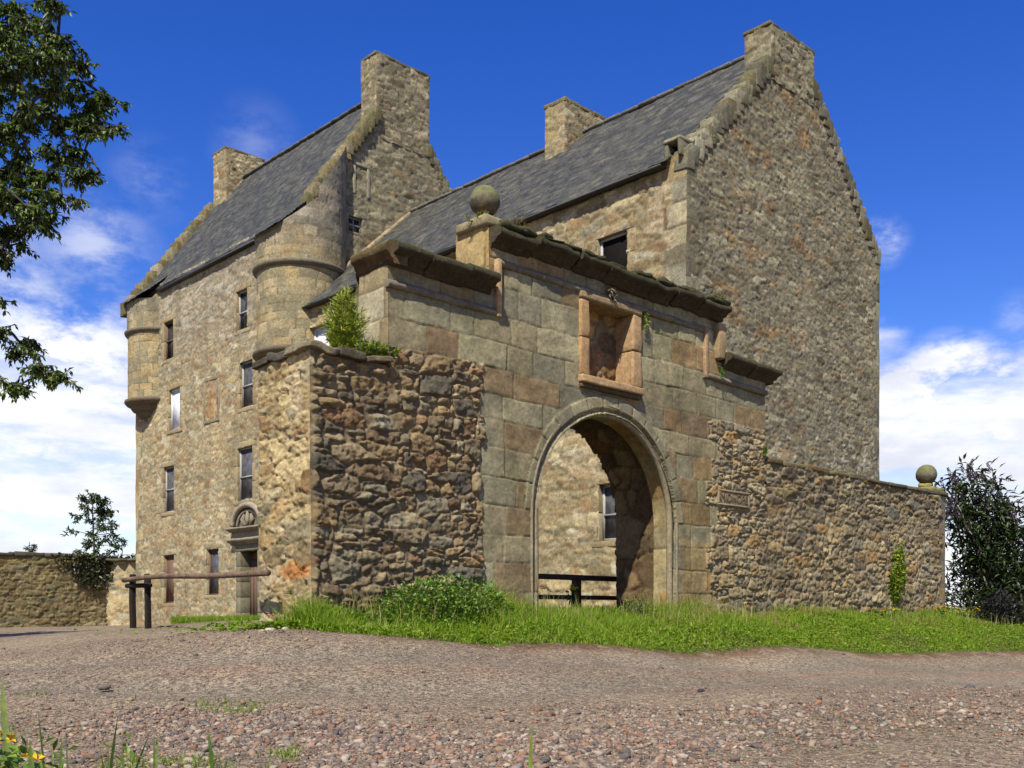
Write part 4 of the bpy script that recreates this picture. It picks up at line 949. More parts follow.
    passage(AR, YF - .002, YF + .30, ASHL * A(1.1, 1.0, .86), 71, False)
    passage(AR + .12, YF + .30, YF + TH, RUBB * A(.56, .46, .36), 73, True)  # rear stone darkened: the passage's deep shade is put into its colour
    # ring closing the step between the two orders
    a = np.linspace(math.pi, 0, 60); R0, R1 = AR - .004, AR + .125
    for sgn, pts in ((0, None),):
        path = [(-1, 0, -.55)] ; V = []
        for (cx, cz) in [(-1, -.55 - AZ)] + [(math.cos(x), math.sin(x)) for x in a] + [(1, -.55 - AZ)]:
            if cz < -.1: V += [(AX + cx * R0, YF + .30, AZ + cz), (AX + cx * R1, YF + .30, AZ + cz)]
            else: V += [(AX + cx * R0, YF + .30, AZ + cz * R0), (AX + cx * R1, YF + .30, AZ + cz * R1)]
        n = len(V) // 2; i = np.arange(n - 1); acc.add(np.array(V), [np.stack([2 * i, 2 * i + 1, 2 * i + 3, 2 * i + 2], 1)], MIXD[1])
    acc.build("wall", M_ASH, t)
    # roll moulding round the arch
    ar = Acc(); zz = np.linspace(-.4, AZ, 24, endpoint=False)
    pts = [(AX - AR - .0, z) for z in zz] + [(AX + (AR) * math.cos(x), AZ + (AR) * math.sin(x)) for x in np.linspace(math.pi, 0, 60)] + [(AX + AR, z) for z in zz[::-1]]
    tube(ar, [(x, YF + .035, z) for x, z in pts], .042, lin(150, 138, 112), n=10, rough=.06)
    tube(ar, [(AX + (x - AX) * 1.078, YF - .012, AZ + (z - AZ) * 1.078 if z > AZ else z) for x, z in pts], .02, lin(142, 132, 110), n=8, rough=.1)
    ar.build("arch_moulding", M_DRESS, t, True)
    # entablature: cornice, frieze shadow, string
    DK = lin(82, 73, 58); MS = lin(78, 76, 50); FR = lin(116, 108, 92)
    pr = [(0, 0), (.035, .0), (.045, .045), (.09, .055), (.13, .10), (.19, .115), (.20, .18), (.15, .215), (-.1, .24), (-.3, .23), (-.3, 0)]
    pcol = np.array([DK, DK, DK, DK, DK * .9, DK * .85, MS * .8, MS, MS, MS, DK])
    c = Acc(); xs = [7.72, 8.35, 9.05, 9.6, 10.5, 11.0, 11.6, 12.26]
    for k in range(len(xs) - 1):
        dz = rng.uniform(-.02, .03); dy = rng.uniform(-.02, .03)
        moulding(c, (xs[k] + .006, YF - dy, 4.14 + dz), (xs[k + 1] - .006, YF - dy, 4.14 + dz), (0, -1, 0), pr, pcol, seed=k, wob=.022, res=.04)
        for j in range(3):
            x0 = rng.uniform(xs[k], xs[k + 1] - .3); block(c, (x0, YF - .2, 4.33 + dz), (x0 + rng.uniform(.2, .4), YF + .25, 4.38 + rng.uniform(0, .05)), MS * rng.uniform(.6, 1), rnd=.05, jit=.03)
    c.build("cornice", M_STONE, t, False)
    c = Acc(); xs = [6.28, 6.75, 7.3, 7.72]
    for k in range(3):
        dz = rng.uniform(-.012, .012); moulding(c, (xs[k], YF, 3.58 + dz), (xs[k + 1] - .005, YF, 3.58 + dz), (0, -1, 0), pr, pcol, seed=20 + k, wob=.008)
    moulding(c, (GX0, YF + .52, 3.58), (GX0, YF - .12, 3.58), (-1, 0, 0), np.array(pr) * A(.55, 1), np.clip(pcol * A(1.7, 1.4, 1.1), 0, .5), seed=27, wob=.007)  # return tinted lighter and orange, sunlight painted into the cornice colour
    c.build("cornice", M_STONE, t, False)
    c = Acc(); xs = [12.26, 12.9, 13.62]
    for k in range(2): moulding(c, (xs[k], YF, 3.5 - .02 * k), (xs[k + 1] - .008, YF, 3.5 - .02 * k), (0, -1, 0), pr, pcol, seed=30 + k, wob=.015)
    c.build("cornice", M_STONE, t, False)
    s = Acc(); sp = [(-.02, 0), (.035, .004), (.055, .03), (.055, .055), (.03, .085), (-.02, .09)]
    moulding(s, (7.84, YF, 3.93), (11.83, YF, 3.93), (0, -1, 0), sp, FR * 1.15, wob=.006, seed=3)
    moulding(s, (6.28, YF, 3.35), (7.80, YF, 3.35), (0, -1, 0), sp, FR * 1.15, wob=.006, seed=5)
    moulding(s, (11.80, YF, 3.30), (13.42, YF, 3.28), (0, -1, 0), sp, FR * 1.15, wob=.006, seed=6)
    f.block(s, (7.80, 7.87), (3.35, 4.01), (-.05, .058), lin(176, 150, 112), rnd=.012, jit=.006)
    f.block(s, (11.80, 11.88), (3.3, 4.01), (-.05, .058), lin(166, 140, 108), rnd=.012, jit=.006)
    f.block(s, (12.08, 12.24), (3.62, 4.12), (-.1, .10), lin(170, 146, 110), rnd=.014, jit=.015)
    s.build("string_course", M_DRESS, t, False)
    # recess with its sandstone frame
    r = Acc(); SA = lin(176, 146, 108)
    u0, u1, v0, v1 = NI
    for k in range(2):
        zz = np.linspace(v0, v1, 3)
        f.block(r, (u0 - .16, u0), (zz[k] + .003, zz[k + 1] - .003), (-.34, .06), SA * A(1.05, 1.0, .9) * rng.uniform(.9, 1.05), rnd=.014, jit=.010, n=6)
        f.block(r, (u1, u1 + .18), (zz[k] + .003, zz[k + 1] - .003), (-.34, .06), SA * rng.uniform(.9, 1.05), rnd=.014, jit=.010, n=6)
    f.block(r, (u0 - .17, u1 + .19), (v1 + .003, v1 + .10), (-.34, .07), lin(150, 130, 98), rnd=.025, jit=.008, n=6)
    f.block(r, (u0 - .17, u1 + .19), (v0 - .10, v0 - .003), (-.34, .10), SA * .98, rnd=.014, jit=.010, n=6)
    f.block(r, (u0 - .16, u1 + .18), (v0 - .16, v0 - .1), (-.1, .07), lin(96, 80, 60), rnd=.02, jit=.01, n=6)
    fr = r.build("recess_frame", M_DRESS, t, True)
    bk = Acc(); f.panel(bk, lines(u0 - .02, u1 + .02, .02), lines(v0 - .02, v1 + .02, .02), lambda u, v: (lambda q: (q[0] - .26, q[1]))(rubble(u, v, 77, RUBB * A(1.5, 1.2, .9), .3, .22, .03, .03, RUBB.mean(0) * 1.1, .4, rough=.03)), taper=(0, 0, 0, 0))
    bk.build("recess_back", M_STONE, fr)
    # pier cap below the ball
    c = Acc(); block(c, (7.66, YF - .02, 4.38), (8.10, YF + .52, 4.50), lin(150, 140, 108), rnd=.03, jit=.015)
    V = np.array([[7.70, YF + .03, 4.50], [8.06, YF + .03, 4.50], [8.06, YF + .47, 4.50], [7.70, YF + .47, 4.50], [7.83, YF + .2, 4.60], [7.93, YF + .2, 4.60], [7.93, YF + .3, 4.60], [7.83, YF + .3, 4.60]])
    c.add(V, [np.array([[0, 1, 5, 4], [1, 2, 6, 5], [2, 3, 7, 6], [3, 0, 4, 7], [4, 5, 6, 7]])], lin(160, 148, 116))
    c.build("pier_cap", M_DRESS, t)
    ball(t, A(7.88, YF + .25, 4.76), .178, "ball_finial")
    # carved plaque
    pl = Acc(); f.block(pl, (12.12, 12.92), (1.54, 1.545 + .215), (-.02, .045), lin(140, 127, 100), rnd=.012, jit=.004)
    for a, b, c_, d in ((12.12, 12.92, 1.735, 1.765), (12.12, 12.92, 1.535, 1.56), (12.12, 12.15, 1.56, 1.735), (12.89, 12.92, 1.56, 1.735)): f.block(pl, (a, b), (c_, d), (.02, .062), lin(150, 138, 112), rnd=.008, jit=.003)
    po = pl.build("name_plaque", M_DRESS, t, True); po["label"] = "small carved name stone built into the wall right of the arch"
    cu = bpy.data.curves.new("plaque_letters", 'FONT'); cu.body = "MIDHOPE"; cu.size = .17; cu.extrude = .012; cu.align_x = 'CENTER'; cu.align_y = 'CENTER'
    to = bpy.data.objects.new("tmp_text", cu); COL.objects.link(to); dg = bpy.context.evaluated_depsgraph_get()
    me = bpy.data.meshes.new_from_object(to.evaluated_get(dg)); bpy.data.objects.remove(to)
    co = np.empty(len(me.vertices) * 3); me.vertices.foreach_get('co', co); co = co.reshape(-1, 3); w = co[:, 0].max() - co[:, 0].min(); co[:, 0] *= .69 / w
    P = np.stack([12.52 + co[:, 0], YF - .044 - co[:, 2], 1.648 + co[:, 1]], 1)
    Fs = {}
    for p in me.polygons: Fs.setdefault(len(p.vertices), []).append(list(p.vertices))
    mesh_np("lettering", P, list(np.array(x) for x in Fs.values()), M_DRESS, po, np.tile(lin(120, 104, 82), (len(P), 1)))
    return t
def ball(parent, c, r, name):
    n = 28; a = np.linspace(-math.pi / 2, math.pi / 2, n); ac = Acc()
    lathe(ac, np.stack([r * np.cos(a), r * np.sin(a)], 1), (0, 0, 0), A(1, 1, 1), 40)
    V = np.concatenate(ac.V); nn = V / r
    d = (vn3(nn[:, 0] * 3 + 4, nn[:, 1] * 3, nn[:, 2] * 3, 3) - .5) * .012
    m = ss(-.2, .8, nn[:, 2] + .8 * (vn3(nn[:, 0] * 4, nn[:, 1] * 4, nn[:, 2] * 4, 5) - .5))[:, None]
    col = lin(116, 112, 92) * (1 - m) + lin(112, 116, 74) * m
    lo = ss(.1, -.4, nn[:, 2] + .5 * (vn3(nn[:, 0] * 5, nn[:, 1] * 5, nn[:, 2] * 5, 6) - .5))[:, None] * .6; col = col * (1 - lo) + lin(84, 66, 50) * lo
    o = mesh_np(name, V + nn * d[:, None] + c, ac.F, M_DRESS, parent, col, True); return o
gateway()

# broken stub of wall left of the gateway
def stub():
    acc = Acc(); X0 = 5.36
    def top(u): return 2.56 + .05 * (fbm(u * 4, u * 0, 88, 3) - .5) * 2
    f = Face((0, YF, 0), (1, 0, 0), (0, -1, 0))
    f.panel(acc, lines(X0, GX0, .0135), lines(-.6, 2.56, .0135), gate_field, taper=(1, 0, 0, 1))
    def ef(u, v):
        r = rubble(u, v, 247, TAN * A(.97, .93, .85), .27, .13, .026, .018, TAN.mean(0) * A(.95, .92, .85), .42, spread=.22, warp=.06, rough=.020, lime=.4, tilt=.4, facet=1.7)
        k = ss(.13, .05, np.hypot((u - 8.66) / 2.6, v - .40) + .12 * (fbm(u * 7, v * 7, 249, 4) - .5))[:, None] * .8
        return r[0], r[1] * (1 - k) + lin(186, 122, 62) * k
    Face((X0, 0, 0), (0, 1, 0), (-1, 0, 0)).panel(acc, lines(YF, YF + TH - .1, .0135), lines(-.6, 2.56, .0135), ef, taper=(1, 1, 0, 1))
    Face((0, YF + TH - .1, 0), (1, 0, 0), (0, 1, 0)).panel(acc, lines(X0, GX0 + .1, .05), lines(-.6, 2.56, .05), lambda u, v: rubble(u, v, 257, MIXD, .4, .22, .05, .03), taper=(1, 0, 0, 1))
    o_top = panel((0, 0, 2.56), (1, 0, 0), (0, 1, 0), (0, 0, 1), lines(X0, GX0 + .1, .04), lines(YF, YF + TH - .1, .04), lambda u, v: rubble(u, v, 259, MIXD * .8, .4, .3, .05, .03), None, (1, 0, 1, 1))
    acc.add(*o_top)
    t = thing("wall_stub", "broken end of rough rubble wall left of the gateway, its sunlit end orange-stained", "wall", (X0 + .4, YF + .5, -.15))
    acc.build("wall", M_STONE, t)
    c = Acc(); xs = np.array([X0 - .06, X0 + .32, X0 + .62, GX0 + .02]); ys = [YF - .07, YF + .35, YF + .7, YF + TH - .02]
    for i in range(3):
        for j in range(3):
            cc = MIXD[rng.integers(0, 8)] * rng.uniform(.45, .75)
            block(c, (xs[i], ys[j], 2.52 + rng.uniform(0, .02)), (xs[i + 1] - .01, ys[j + 1] - .01, 2.59 + rng.uniform(0, .03)), cc, rnd=.012, jit=.035, rot=.02, n=7)
    c.build("coping", M_STONE, t, True)
stub()

# wall running right from the gateway
def right_wall():
    t = thing("boundary_wall", "long rubble boundary wall with thin coping, running right from the gateway below the gable", "wall", (16.6, YF + .3, 0))
    X1 = 19.9; f = Face((0, YF, 0), (1, 0, 0), (0, -1, 0))
    def fld(u, v):
        up = ss(1.3, 1.7, v + .5 * (fbm(u * 1.2, v * 1.2, 300, 3) - .5))
        a = rubble(u, v, 307, MIXD * A(.88, .86, .81), .30, .095, .042, .016, MIXD.mean(0) * .8, .28, spread=.2, tilt=.6, rough=.012, warp=.03, facet=1.4)
        b = rubble(u, v, 217, MIXD * A(1.06, 1.0, .9), .22, .105, .042, .016, MIXD.mean(0) * 1.1, .32, spread=.2, warp=.03, rough=.014, facet=1.5)
        h = a[0] * up + b[0] * (1 - up); c = a[1] * up[:, None] + b[1] * (1 - up[:, None])
        q = ashlar(u, v, 318, MIXD, courses(-1, 3, .3, 34), .5, rust=.1)
        return mixf((h, c), q, quoin_mask(v, X1 - u, 35, .3, .18, .34))
    acc = Acc(); f.panel(acc, lines(GX1, X1, .02), lines(-.6, 2.3, .02), fld, taper=(0, 1, 0, 0))
    Face((X1, 0, 0), (0, 1, 0), (1, 0, 0)).panel(acc, lines(YF, YF + .6, .05), lines(-.6, 2.3, .05), lambda u, v: ashlar(u, v, 319, MIXD, courses(-1, 3, .3, 34), .5), taper=(1, 1, 0, 0))
    Face((0, YF + .6, 0), (1, 0, 0), (0, 1, 0)).panel(acc, lines(GX1, X1, .08), lines(-.6, 2.3, .08), lambda u, v: rubble(u, v, 317, MIXD, .4, .22, .04, .03), taper=(0, 1, 0, 0))
    acc.build("wall", M_STONE, t)
    c = Acc(); x = GX1 + .01
    while x < X1:
        w = rng.uniform(.45, .85); e = min(x + w, X1 + .05); cc = MIXD[rng.integers(0, 8)] * rng.uniform(.5, .75); cc = cc * .75 + lin(98, 98, 60) * .25
        block(c, (x, YF - .05 + rng.uniform(-.015, .015), 2.27), (e - .008, YF + .64, 2.345 + rng.uniform(-.01, .025)), cc, rnd=.022, jit=.016, n=5); x = e
    c.build("coping", M_STONE, t, True)
    p = Acc(); block(p, (19.42, YF + .02, 2.33), (19.86, YF + .5, 2.44), lin(136, 132, 84), rnd=.04, jit=.02); block(p, (19.52, YF + .14, 2.42), (19.76, YF + .4, 2.54), lin(150, 138, 80), rnd=.05, jit=.02)
    p.build("finial_base", M_DRESS, t, True)
    ball(t, A(19.64, YF + .26, 2.70), .2, "ball_finial")
right_wall()

# far garden wall, left
def garden_wall():
    t = thing("garden_wall", "low rubble garden wall at the far left, running up to the tower corner", "wall", (7, 34.2, -.45))
    acc = Acc()
    def fld(u, v):
        h, c = rubble(u, v, 407, TAN * A(.60, .62, .56), .24, .10, .05, .018, TAN.mean(0) * A(.68, .68, .60), .3, spread=.25, warp=.03)  # tan darkened to paint in the shade of this grazing-lit face
        k = ss(.9, 1.9, v)[:, None] * .5; return h, c * (1 - k) + c * A(.62, .66, .5) * k
    Face((0, 34.0, 0), (1, 0, 0), (0, -1, 0)).panel(acc, lines(-6, 13.75, .04), lines(-.9, 1.8, .035), fld, taper=(0, 0, 0, 0))
    Face((0, 34.5, 0), (1, 0, 0), (0, 1, 0)).panel(acc, lines(-6, 13.75, .2), lines(-.9, 1.8, .2), fld, taper=(0, 0, 0, 0))
    dv = A(.75, -.95, 0); dv /= np.linalg.norm(dv); n = A(dv[1], -dv[0], 0)
    acc.add(*panel((13.72, 34.0, 0), dv, A(0, 0, 1), n, lines(0, 1.25, .05), lines(-.9, 1.72, .05), lambda u, v: rubble(u, v, 417, TAN, .3, .15, .04, .02, TAN.mean(0), .3, spread=.25, lime=.3), None, (0, 0, 0, 0)))
    acc.build("wall", M_STONE, t)
    c = Acc(); x = -6
    while x < 13.8:
        w = rng.uniform(.5, 1.0); cc = GREY[rng.integers(0, 8)] * rng.uniform(.45, .7)
        block(c, (x, 33.93, 1.78), (min(x + w, 13.85) - .01, 34.6, 1.88 + rng.uniform(0, .05)), cc, rnd=.03, jit=.03); x += w
    a = A(13.72, 34.0, 0)
    for k in range(3):
        p = a + dv * (.2 + .42 * k); block(c, (p[0] - .24, p[1] - .24, 1.70), (p[0] + .24, p[1] + .24, 1.78), GREY[k] * .6, rnd=.03, jit=.03)
    c.build("coping", M_STONE, t, True)
garden_wall()

# ------------------------------------------------------------------ timber
def barrier():
    p1 = at(133, 600, 12.2); p2 = at(148, 600, 12.05); z1 = gz(p1[0], p1[1]); z2 = gz(p2[0], p2[1])
    t = thing("timber_barrier", "two dark posts carrying a long round log rail, left of the wall stub", "barrier", (p1[0], p1[1], z1))
    for p, z, tp in ((p1, z1, .46), (p2, z2, .455)):
        a = Acc(); block(a, (p[0] - .034, p[1] - .034, z - .3), (p[0] + .034, p[1] + .034, tp), A(.1, .1, .1), rnd=.015, jit=.012, n=5); a.build("post", M_DARKW, t, True)
    e0 = at(124, 580.5, 12.3); e1 = at(268, 573.8, 9.93); mid = np.linspace(0, 1, 14)
    L = [e0 + (e1 - e0) * k + A(0, 0, .012 * math.sin(k * 7) + .018 * math.sin(k * 3.1)) for k in mid]
    off = A(-.03, -.055, 0); a = Acc(); tube(a, [p + off for p in L], np.linspace(.028, .033, 14), A(.1, .1, .1), n=10, rough=.12)
    a.build("rail", M_LOG, t, True)
    q0 = at(127, 586, 12.27); q1 = at(151, 585.5, 12.02); a = Acc(); tube(a, [q0 + off, (q0 + q1) / 2 + off, q1 + off], .028, A(.1, .1, .1), n=8, rough=.1); o = a.build("rail", M_DARKW, t, True); o["label"] = "short dark lower rail between the posts"
barrier()
def yard_fence():
    Y = 10.0; t = thing("yard_fence", "dark two-rail timber fence standing behind the arch opening", "fence", (10.9, Y, -.1))
    for x in (8.6, 10.93):
        a = Acc(); block(a, (x - .055, Y - .05, -.4), (x + .055, Y + .05, .49), A(.1, .1, .1), rnd=.01, jit=.006); a.build("post", M_FENCE, t)
    for z, h in ((.50, .038), (.21, .032)):
        a = Acc(); block(a, (8.2, Y - .085, z - h), (13.2, Y - .052, z + h), A(.1, .1, .1), rnd=.008, jit=.008, n=6); a.build("rail", M_FENCE, t)
yard_fence()

# ------------------------------------------------------------------ plants
def leaves(acc, P, D, N, ln, wd, C, fold=0.25):
    """diamond leaves folded along the midrib; P base points, D directions"""
    n = len(P); D = D / (np.linalg.norm(D, axis=1, keepdims=True) + 1e-9); S = np.cross(D, N); S /= np.linalg.norm(S, axis=1, keepdims=True) + 1e-9; U = np.cross(S, D)
    ln = np.asarray(ln)[:, None]; wd = np.asarray(wd)[:, None]
    a = P; b = P + D * ln * .45 + S * wd * .5 + U * wd * fold; c = P + D * ln - U * ln * .12; d = P + D * ln * .45 - S * wd * .5 + U * wd * fold
    V = np.stack([a, b, c, d], 1).reshape(-1, 3); i = np.arange(n)[:, None] * 4
    acc.add(V, [np.concatenate([i + np.array([[0, 1, 2]]), i + np.array([[0, 2, 3]])])], np.repeat(C, 4, 0))
def blades(acc, P, h, w, lean, C, tipc=None):
    n = len(P); a = rng.uniform(0, 6.283, n); D = np.stack([np.cos(a), np.sin(a), np.zeros(n)], 1); b = rng.uniform(0, 6.283, n); S = np.stack([np.cos(b), np.sin(b), np.zeros(n)], 1)
    h = h[:, None]; w = w[:, None]; lean = lean[:, None]; Z = A(0, 0, 1)
    m = P + Z * h * .55 + D * lean * h * .25; t = P + Z * h * (1 - .25 * lean) + D * lean * h
    V = np.stack([P - S * w * .5, P + S * w * .5, m - S * w * .38, m + S * w * .38, t], 1).reshape(-1, 3); i = np.arange(n)[:, None] * 5
    F = np.concatenate([i + np.array([[0, 1, 3]]), i + np.array([[0, 3, 2]]), i + np.array([[2, 3, 4]])])
    tc = C if tipc is None else tipc
    acc.add(V, [F], np.stack([C * .9, C * .9, C, C, tc], 1).reshape(-1, 3))
def unit(n):
    v = rng.normal(size=(n, 3)); return v / np.linalg.norm(v, axis=1, keepdims=True)
GR = pal((146, 180, 40), (126, 166, 32), (164, 188, 54), (130, 156, 44), (170, 178, 76), (112, 148, 30))
def build_grass():
    acc = Acc()
    n = 230000; x = rng.uniform(4.5, 26, n); t = rng.random(n); y0 = edge_y(x); y1 = np.where(x < 19.95, YF - .03, YF + 6); y = y0 + (y1 - y0) * np.where(x < 20, t ** 1.0, t)
    # keep density even along the ground, thin far away
    dens = np.clip((y1 - y0) / 2.6, 0, 1) * np.clip(1.15 - (x - 6) * .03, .5, 1); m = (rng.random(n) < dens) & ~((x > 19.7) & (y > 12)) & (y < np.where(x < 5.36, 9.0, 99)) & (y > y0) & (rng.random(n) < .3 + .7 * ss(.32, .5, fbm(x * 2.2, y * 2.2, 517, 3)) + .4 * ss(.3, .7, t))
    x, y = x[m], y[m]
    arch = (np.abs(x - AX) < AR - .05) & (y > YF - .3)
    k = (y - edge_y(x)) / np.maximum(YF - edge_y(x), .4)
    tall = .05 + .13 * ss(.15, .9, k) + .06 * ss(.45, .65, fbm(x * 1.2, y * 1.2, 501, 3)); tall = np.where(x < 8.4, tall * 1.15 + .01, tall * (.85 - .4 * ss(9, 14, x))); tall = tall * (.55 + .9 * fbm(x * 2.6, y * 2.6, 508, 3)) + .10 * ss(.62, .75, fbm(x * 3.3, y * 3.3, 509, 2)) * ss(.5, .9, k)
    tall *= ss(-.05, .25, y - edge_y(x)) * .7 + .3
    h = tall * rng.uniform(.6, 1.5, len(x)); P = np.stack([x, y, ground(x, y) - .01], 1)
    c = GR[rng.integers(0, 6, len(x))] * rng.uniform(.7, 1.15, (len(x), 1))
    dry = ss(.52, .68, fbm(x * 1.6, y * 1.6, 503, 3)) * ss(.3, .7, k) * ss(9, 12, x) * .7; dr = (rng.random(len(x)) < dry)[:, None]
    c = np.where(dr, lin(172, 160, 92) * rng.uniform(.7, 1.1, (len(x), 1)), c)
    blades(acc, P, h, rng.uniform(.006, .011, len(x)) * (1 + .03 * np.maximum(x - 8, 0)), rng.uniform(.1, .75, len(x)), c, c * A(1.2, 1.15, 1.0))
    n = 2600; x = rng.uniform(5.6, 20, n); kk = rng.random(n) ** .6; y = edge_y(x) + (YF - edge_y(x)) * (.35 + .62 * kk); m = rng.random(n) < ss(.4, .62, fbm(x * 1.4, y * 1.4, 515, 3)); x, y = x[m], y[m]
    P = np.stack([x, y, ground(x, y)], 1); c = np.where((rng.random(len(x)) < .55)[:, None], lin(186, 172, 110), lin(150, 158, 70)) * rng.uniform(.75, 1.1, (len(x), 1)); blades(acc, P, rng.uniform(.2, .46, len(x)) * np.where(x < 12, 1, .75), rng.uniform(.005, .009, len(x)), rng.uniform(.05, .35, len(x)), c)
    # ground leaves among the grass
    n = 16000; x = rng.uniform(4.5, 20, n); y = edge_y(x) + (YF - edge_y(x)) * rng.random(n) ** .8; P = np.stack([x, y, ground(x, y) + rng.uniform(.0, .07, n)], 1)
    leaves(acc, P, unit(n) * A(1, 1, .3) + A(0, 0, .25), unit(n) * .5 + A(0, 0, 1), rng.uniform(.03, .06, n), rng.uniform(.02, .035, n), GR[rng.integers(0, 6, n)] * rng.uniform(.6, 1.0, (n, 1)))
    # strip at the foot of the tower, and the yard
    n = 20000; y = rng.uniform(22.5, 28.8, n); x = rng.uniform(12.9, 14.25, n); m = rng.random(n) < ss(.35, .6, fbm(x * .8, y * .8, 505, 3) + .12) * (y < 2.12 * x) ; x, y = x[m], y[m]
    P = np.stack([x, y, ground(x, y) - .01], 1); c = GR[rng.integers(0, 6, len(x))] * rng.uniform(.7, 1.1, (len(x), 1)); blades(acc, P, rng.uniform(.1, .36, len(x)), rng.uniform(.012, .022, len(x)), rng.uniform(.1, .6, len(x)), c)
    n = 24000; x = rng.uniform(5.4, 14.2, n); y = rng.uniform(9.6, 22, n); m = rng.random(n) < ss(.4, .65, fbm(x * .5, y * .5, 506, 3)) * (y < 1.6 * x); x, y = x[m], y[m]
    P = np.stack([x, y, ground(x, y) - .01], 1); c = GR[rng.integers(0, 6, len(x))] * rng.uniform(.7, 1.1, (len(x), 1)); blades(acc, P, rng.uniform(.06, .2, len(x)), rng.uniform(.012, .02, len(x)), rng.uniform(.1, .6, len(x)), c)
    # tufts that have seeded themselves in the gravel
    n = 110000; x, y = view_points(n, 4.2, 9.0, -40, 300); d = road_y(x) - y
    m = in_road(x, y) & (rng.random(n) < ss(.54, .66, fbm(x * 1.5, y * 1.5, 511, 3)) * ss(2.4, 3.2, d) * .35); x, y = x[m], y[m]
    P = np.stack([x, y, ground(x, y) - .005], 1); c = GR[rng.integers(0, 6, len(x))] * rng.uniform(.6, 1.0, (len(x), 1)); blades(acc, P, rng.uniform(.015, .055, len(x)), rng.uniform(.003, .007, len(x)), rng.uniform(.2, .9, len(x)), c)
    o = acc.build("grass", M_GRASS, None, True); struct(o, 'stuff')
build_grass()

def clump(name, label, cat, centre, rx, ry, rz, n, ln, wd, cols, stems=40, up=.2, mat=None, group=None):
    """a leafy plant: stems from the base and leaves filling its volume"""
    t = thing(name, label, cat, centre, group); c0 = np.asarray(centre, float)
    s = Acc()
    for k in range(stems):
        d = unit(1)[0] * A(1, 1, 0) * rng.uniform(.1, .9); q = c0 + d * A(rx, ry, 0) + A(0, 0, rz * rng.uniform(.5, .95) * (1 - .4 * np.hypot(d[0], d[1])))
        b = c0 + d * A(rx, ry, 0) * .5; tube(s, [b - A(0, 0, .03), (b + q) / 2 + unit(1)[0] * .02, q], [.006, .005, .003], lin(96, 104, 52), n=4, cap=False)
    s.build("stem", M_BARK if mat is None else mat, t, True)
    l = Acc(); v = unit(n) * (rng.random((n, 1)) ** .45); v[:, 2] = np.abs(v[:, 2])
    v *= (1 + .35 * (fbm(v[:, 0] * 3 + 7, v[:, 1] * 3 + v[:, 2] * 4, 601, 3) - .5))[:, None]
    P = c0 + v * A(rx, ry, rz); D = v * A(1, 1, .4) + unit(n) * .7 + A(0, 0, up)
    leaves(l, P, D, unit(n) * .6 + A(0, 0, 1), rng.uniform(.7, 1.25, n) * ln, rng.uniform(.7, 1.2, n) * wd, cols[rng.integers(0, len(cols), n)] * rng.uniform(.6, 1.2, (n, 1)))
    l.build("foliage", M_LEAF, t, True); return t
def onwall(px, y=YF): d = y / (.7206 - .693 * (px - 512) / 1009); return (.693 + .7206 * (px - 512) / 1009) * d
NET = pal((112, 148, 48), (94, 128, 40), (128, 162, 60), (102, 134, 54))
x0 = onwall(445, 8.0); clump("nettle_clump", "large mound of green weeds against the rubble left of the arch", "weeds", (x0, 8.02, gz(x0, 8.0)), .98, .40, .55, 4200, .048, .03, NET)
x0 = onwall(355, 8.1); clump("nettle_clump", "low dark green weeds at the foot of the wall stub", "weeds", (x0, 8.1, gz(x0, 8.1)), .55, .26, .2, 900, .045, .028, NET * .85, 20)
x0 = onwall(640, 8.15); clump("nettle_clump", "tall loose weeds growing at the right foot of the arch", "weeds", (x0, 8.2, gz(x0, 8.2)), .32, .2, .36, 420, .045, .022, NET, 26)
x0 = onwall(700, 8.2); clump("nettle_clump", "small weeds against the wall below the carved plaque", "weeds", (x0, 8.2, gz(x0, 8.2)), .4, .16, .28, 420, .045, .022, NET, 20)

def wall_plant(name, label, cat, base, N, h, w, n, bl, cols, hang=False, lean=.5, ratio=.3, narrow=.35):
    """a tuft rooted in masonry: narrow upright (or hanging) stems with small leaves"""
    base = np.asarray(base, float); acc = Acc(); side = np.cross(N, A(0, 0, 1)); sg = -1 if hang else 1
    ns = max(5, n // 45); m = max(4, n // ns)
    tube(acc, [base - side * w * 1.0 - N * .01, base - N * .01, base + side * w * 1.0 - N * .01], .008, cols.mean(0) * .6, n=5)
    for k in range(ns):
        x = np.clip(rng.normal(0, .5), -1.1, 1.1); L = h * rng.uniform(.45, 1.08) * (1 - .35 * abs(x))
        r0 = base + side * x * w * narrow - N * .008; tip = base + side * (x + rng.normal(0, .15)) * w + A(0, 0, sg * L) + N * rng.uniform(.05, .55) * w
        mid = (r0 + tip) / 2 + A(0, 0, .05 * h) + side * rng.normal(0, .06) * w
        t = np.linspace(0, 1, 6)[:, None]; P = (1 - t) ** 2 * r0 + 2 * t * (1 - t) * mid + t ** 2 * tip
        tube(acc, P, np.linspace(.004, .0018, 6), cols.mean(0) * .9, n=4, cap=False)
        q = rng.uniform(.12, 1, m); i = np.clip((q * 5).astype(int), 0, 4); f = (q * 5 - i)[:, None]; Q = P[i] * (1 - f) + P[i + 1] * f
        leaves(acc, Q, unit(m) * .8 + A(0, 0, sg * .7) + side * np.sign(x) * .2, unit(m) + N, rng.uniform(.6, 1.3, m) * bl, rng.uniform(.6, 1.2, m) * bl * ratio, cols[rng.integers(0, len(cols), m)] * rng.uniform(.6, 1.2, (m, 1)))
    o = acc.build(name, M_LEAF, None, True); tag(o, label, cat); return o
YG2 = pal((146, 158, 52), (128, 144, 44), (164, 166, 70), (108, 130, 40), (150, 146, 70))
SN = A(0, -1, 0)
wall_plant("wall_plant", "tall yellow-green broom-like plant growing on top of the wall stub", "plant", (5.98, 8.72, 2.6), A(-.7, -.7, 0), .72, .19, 5000, .085, YG2 * 1.5, narrow=.35, ratio=.15)
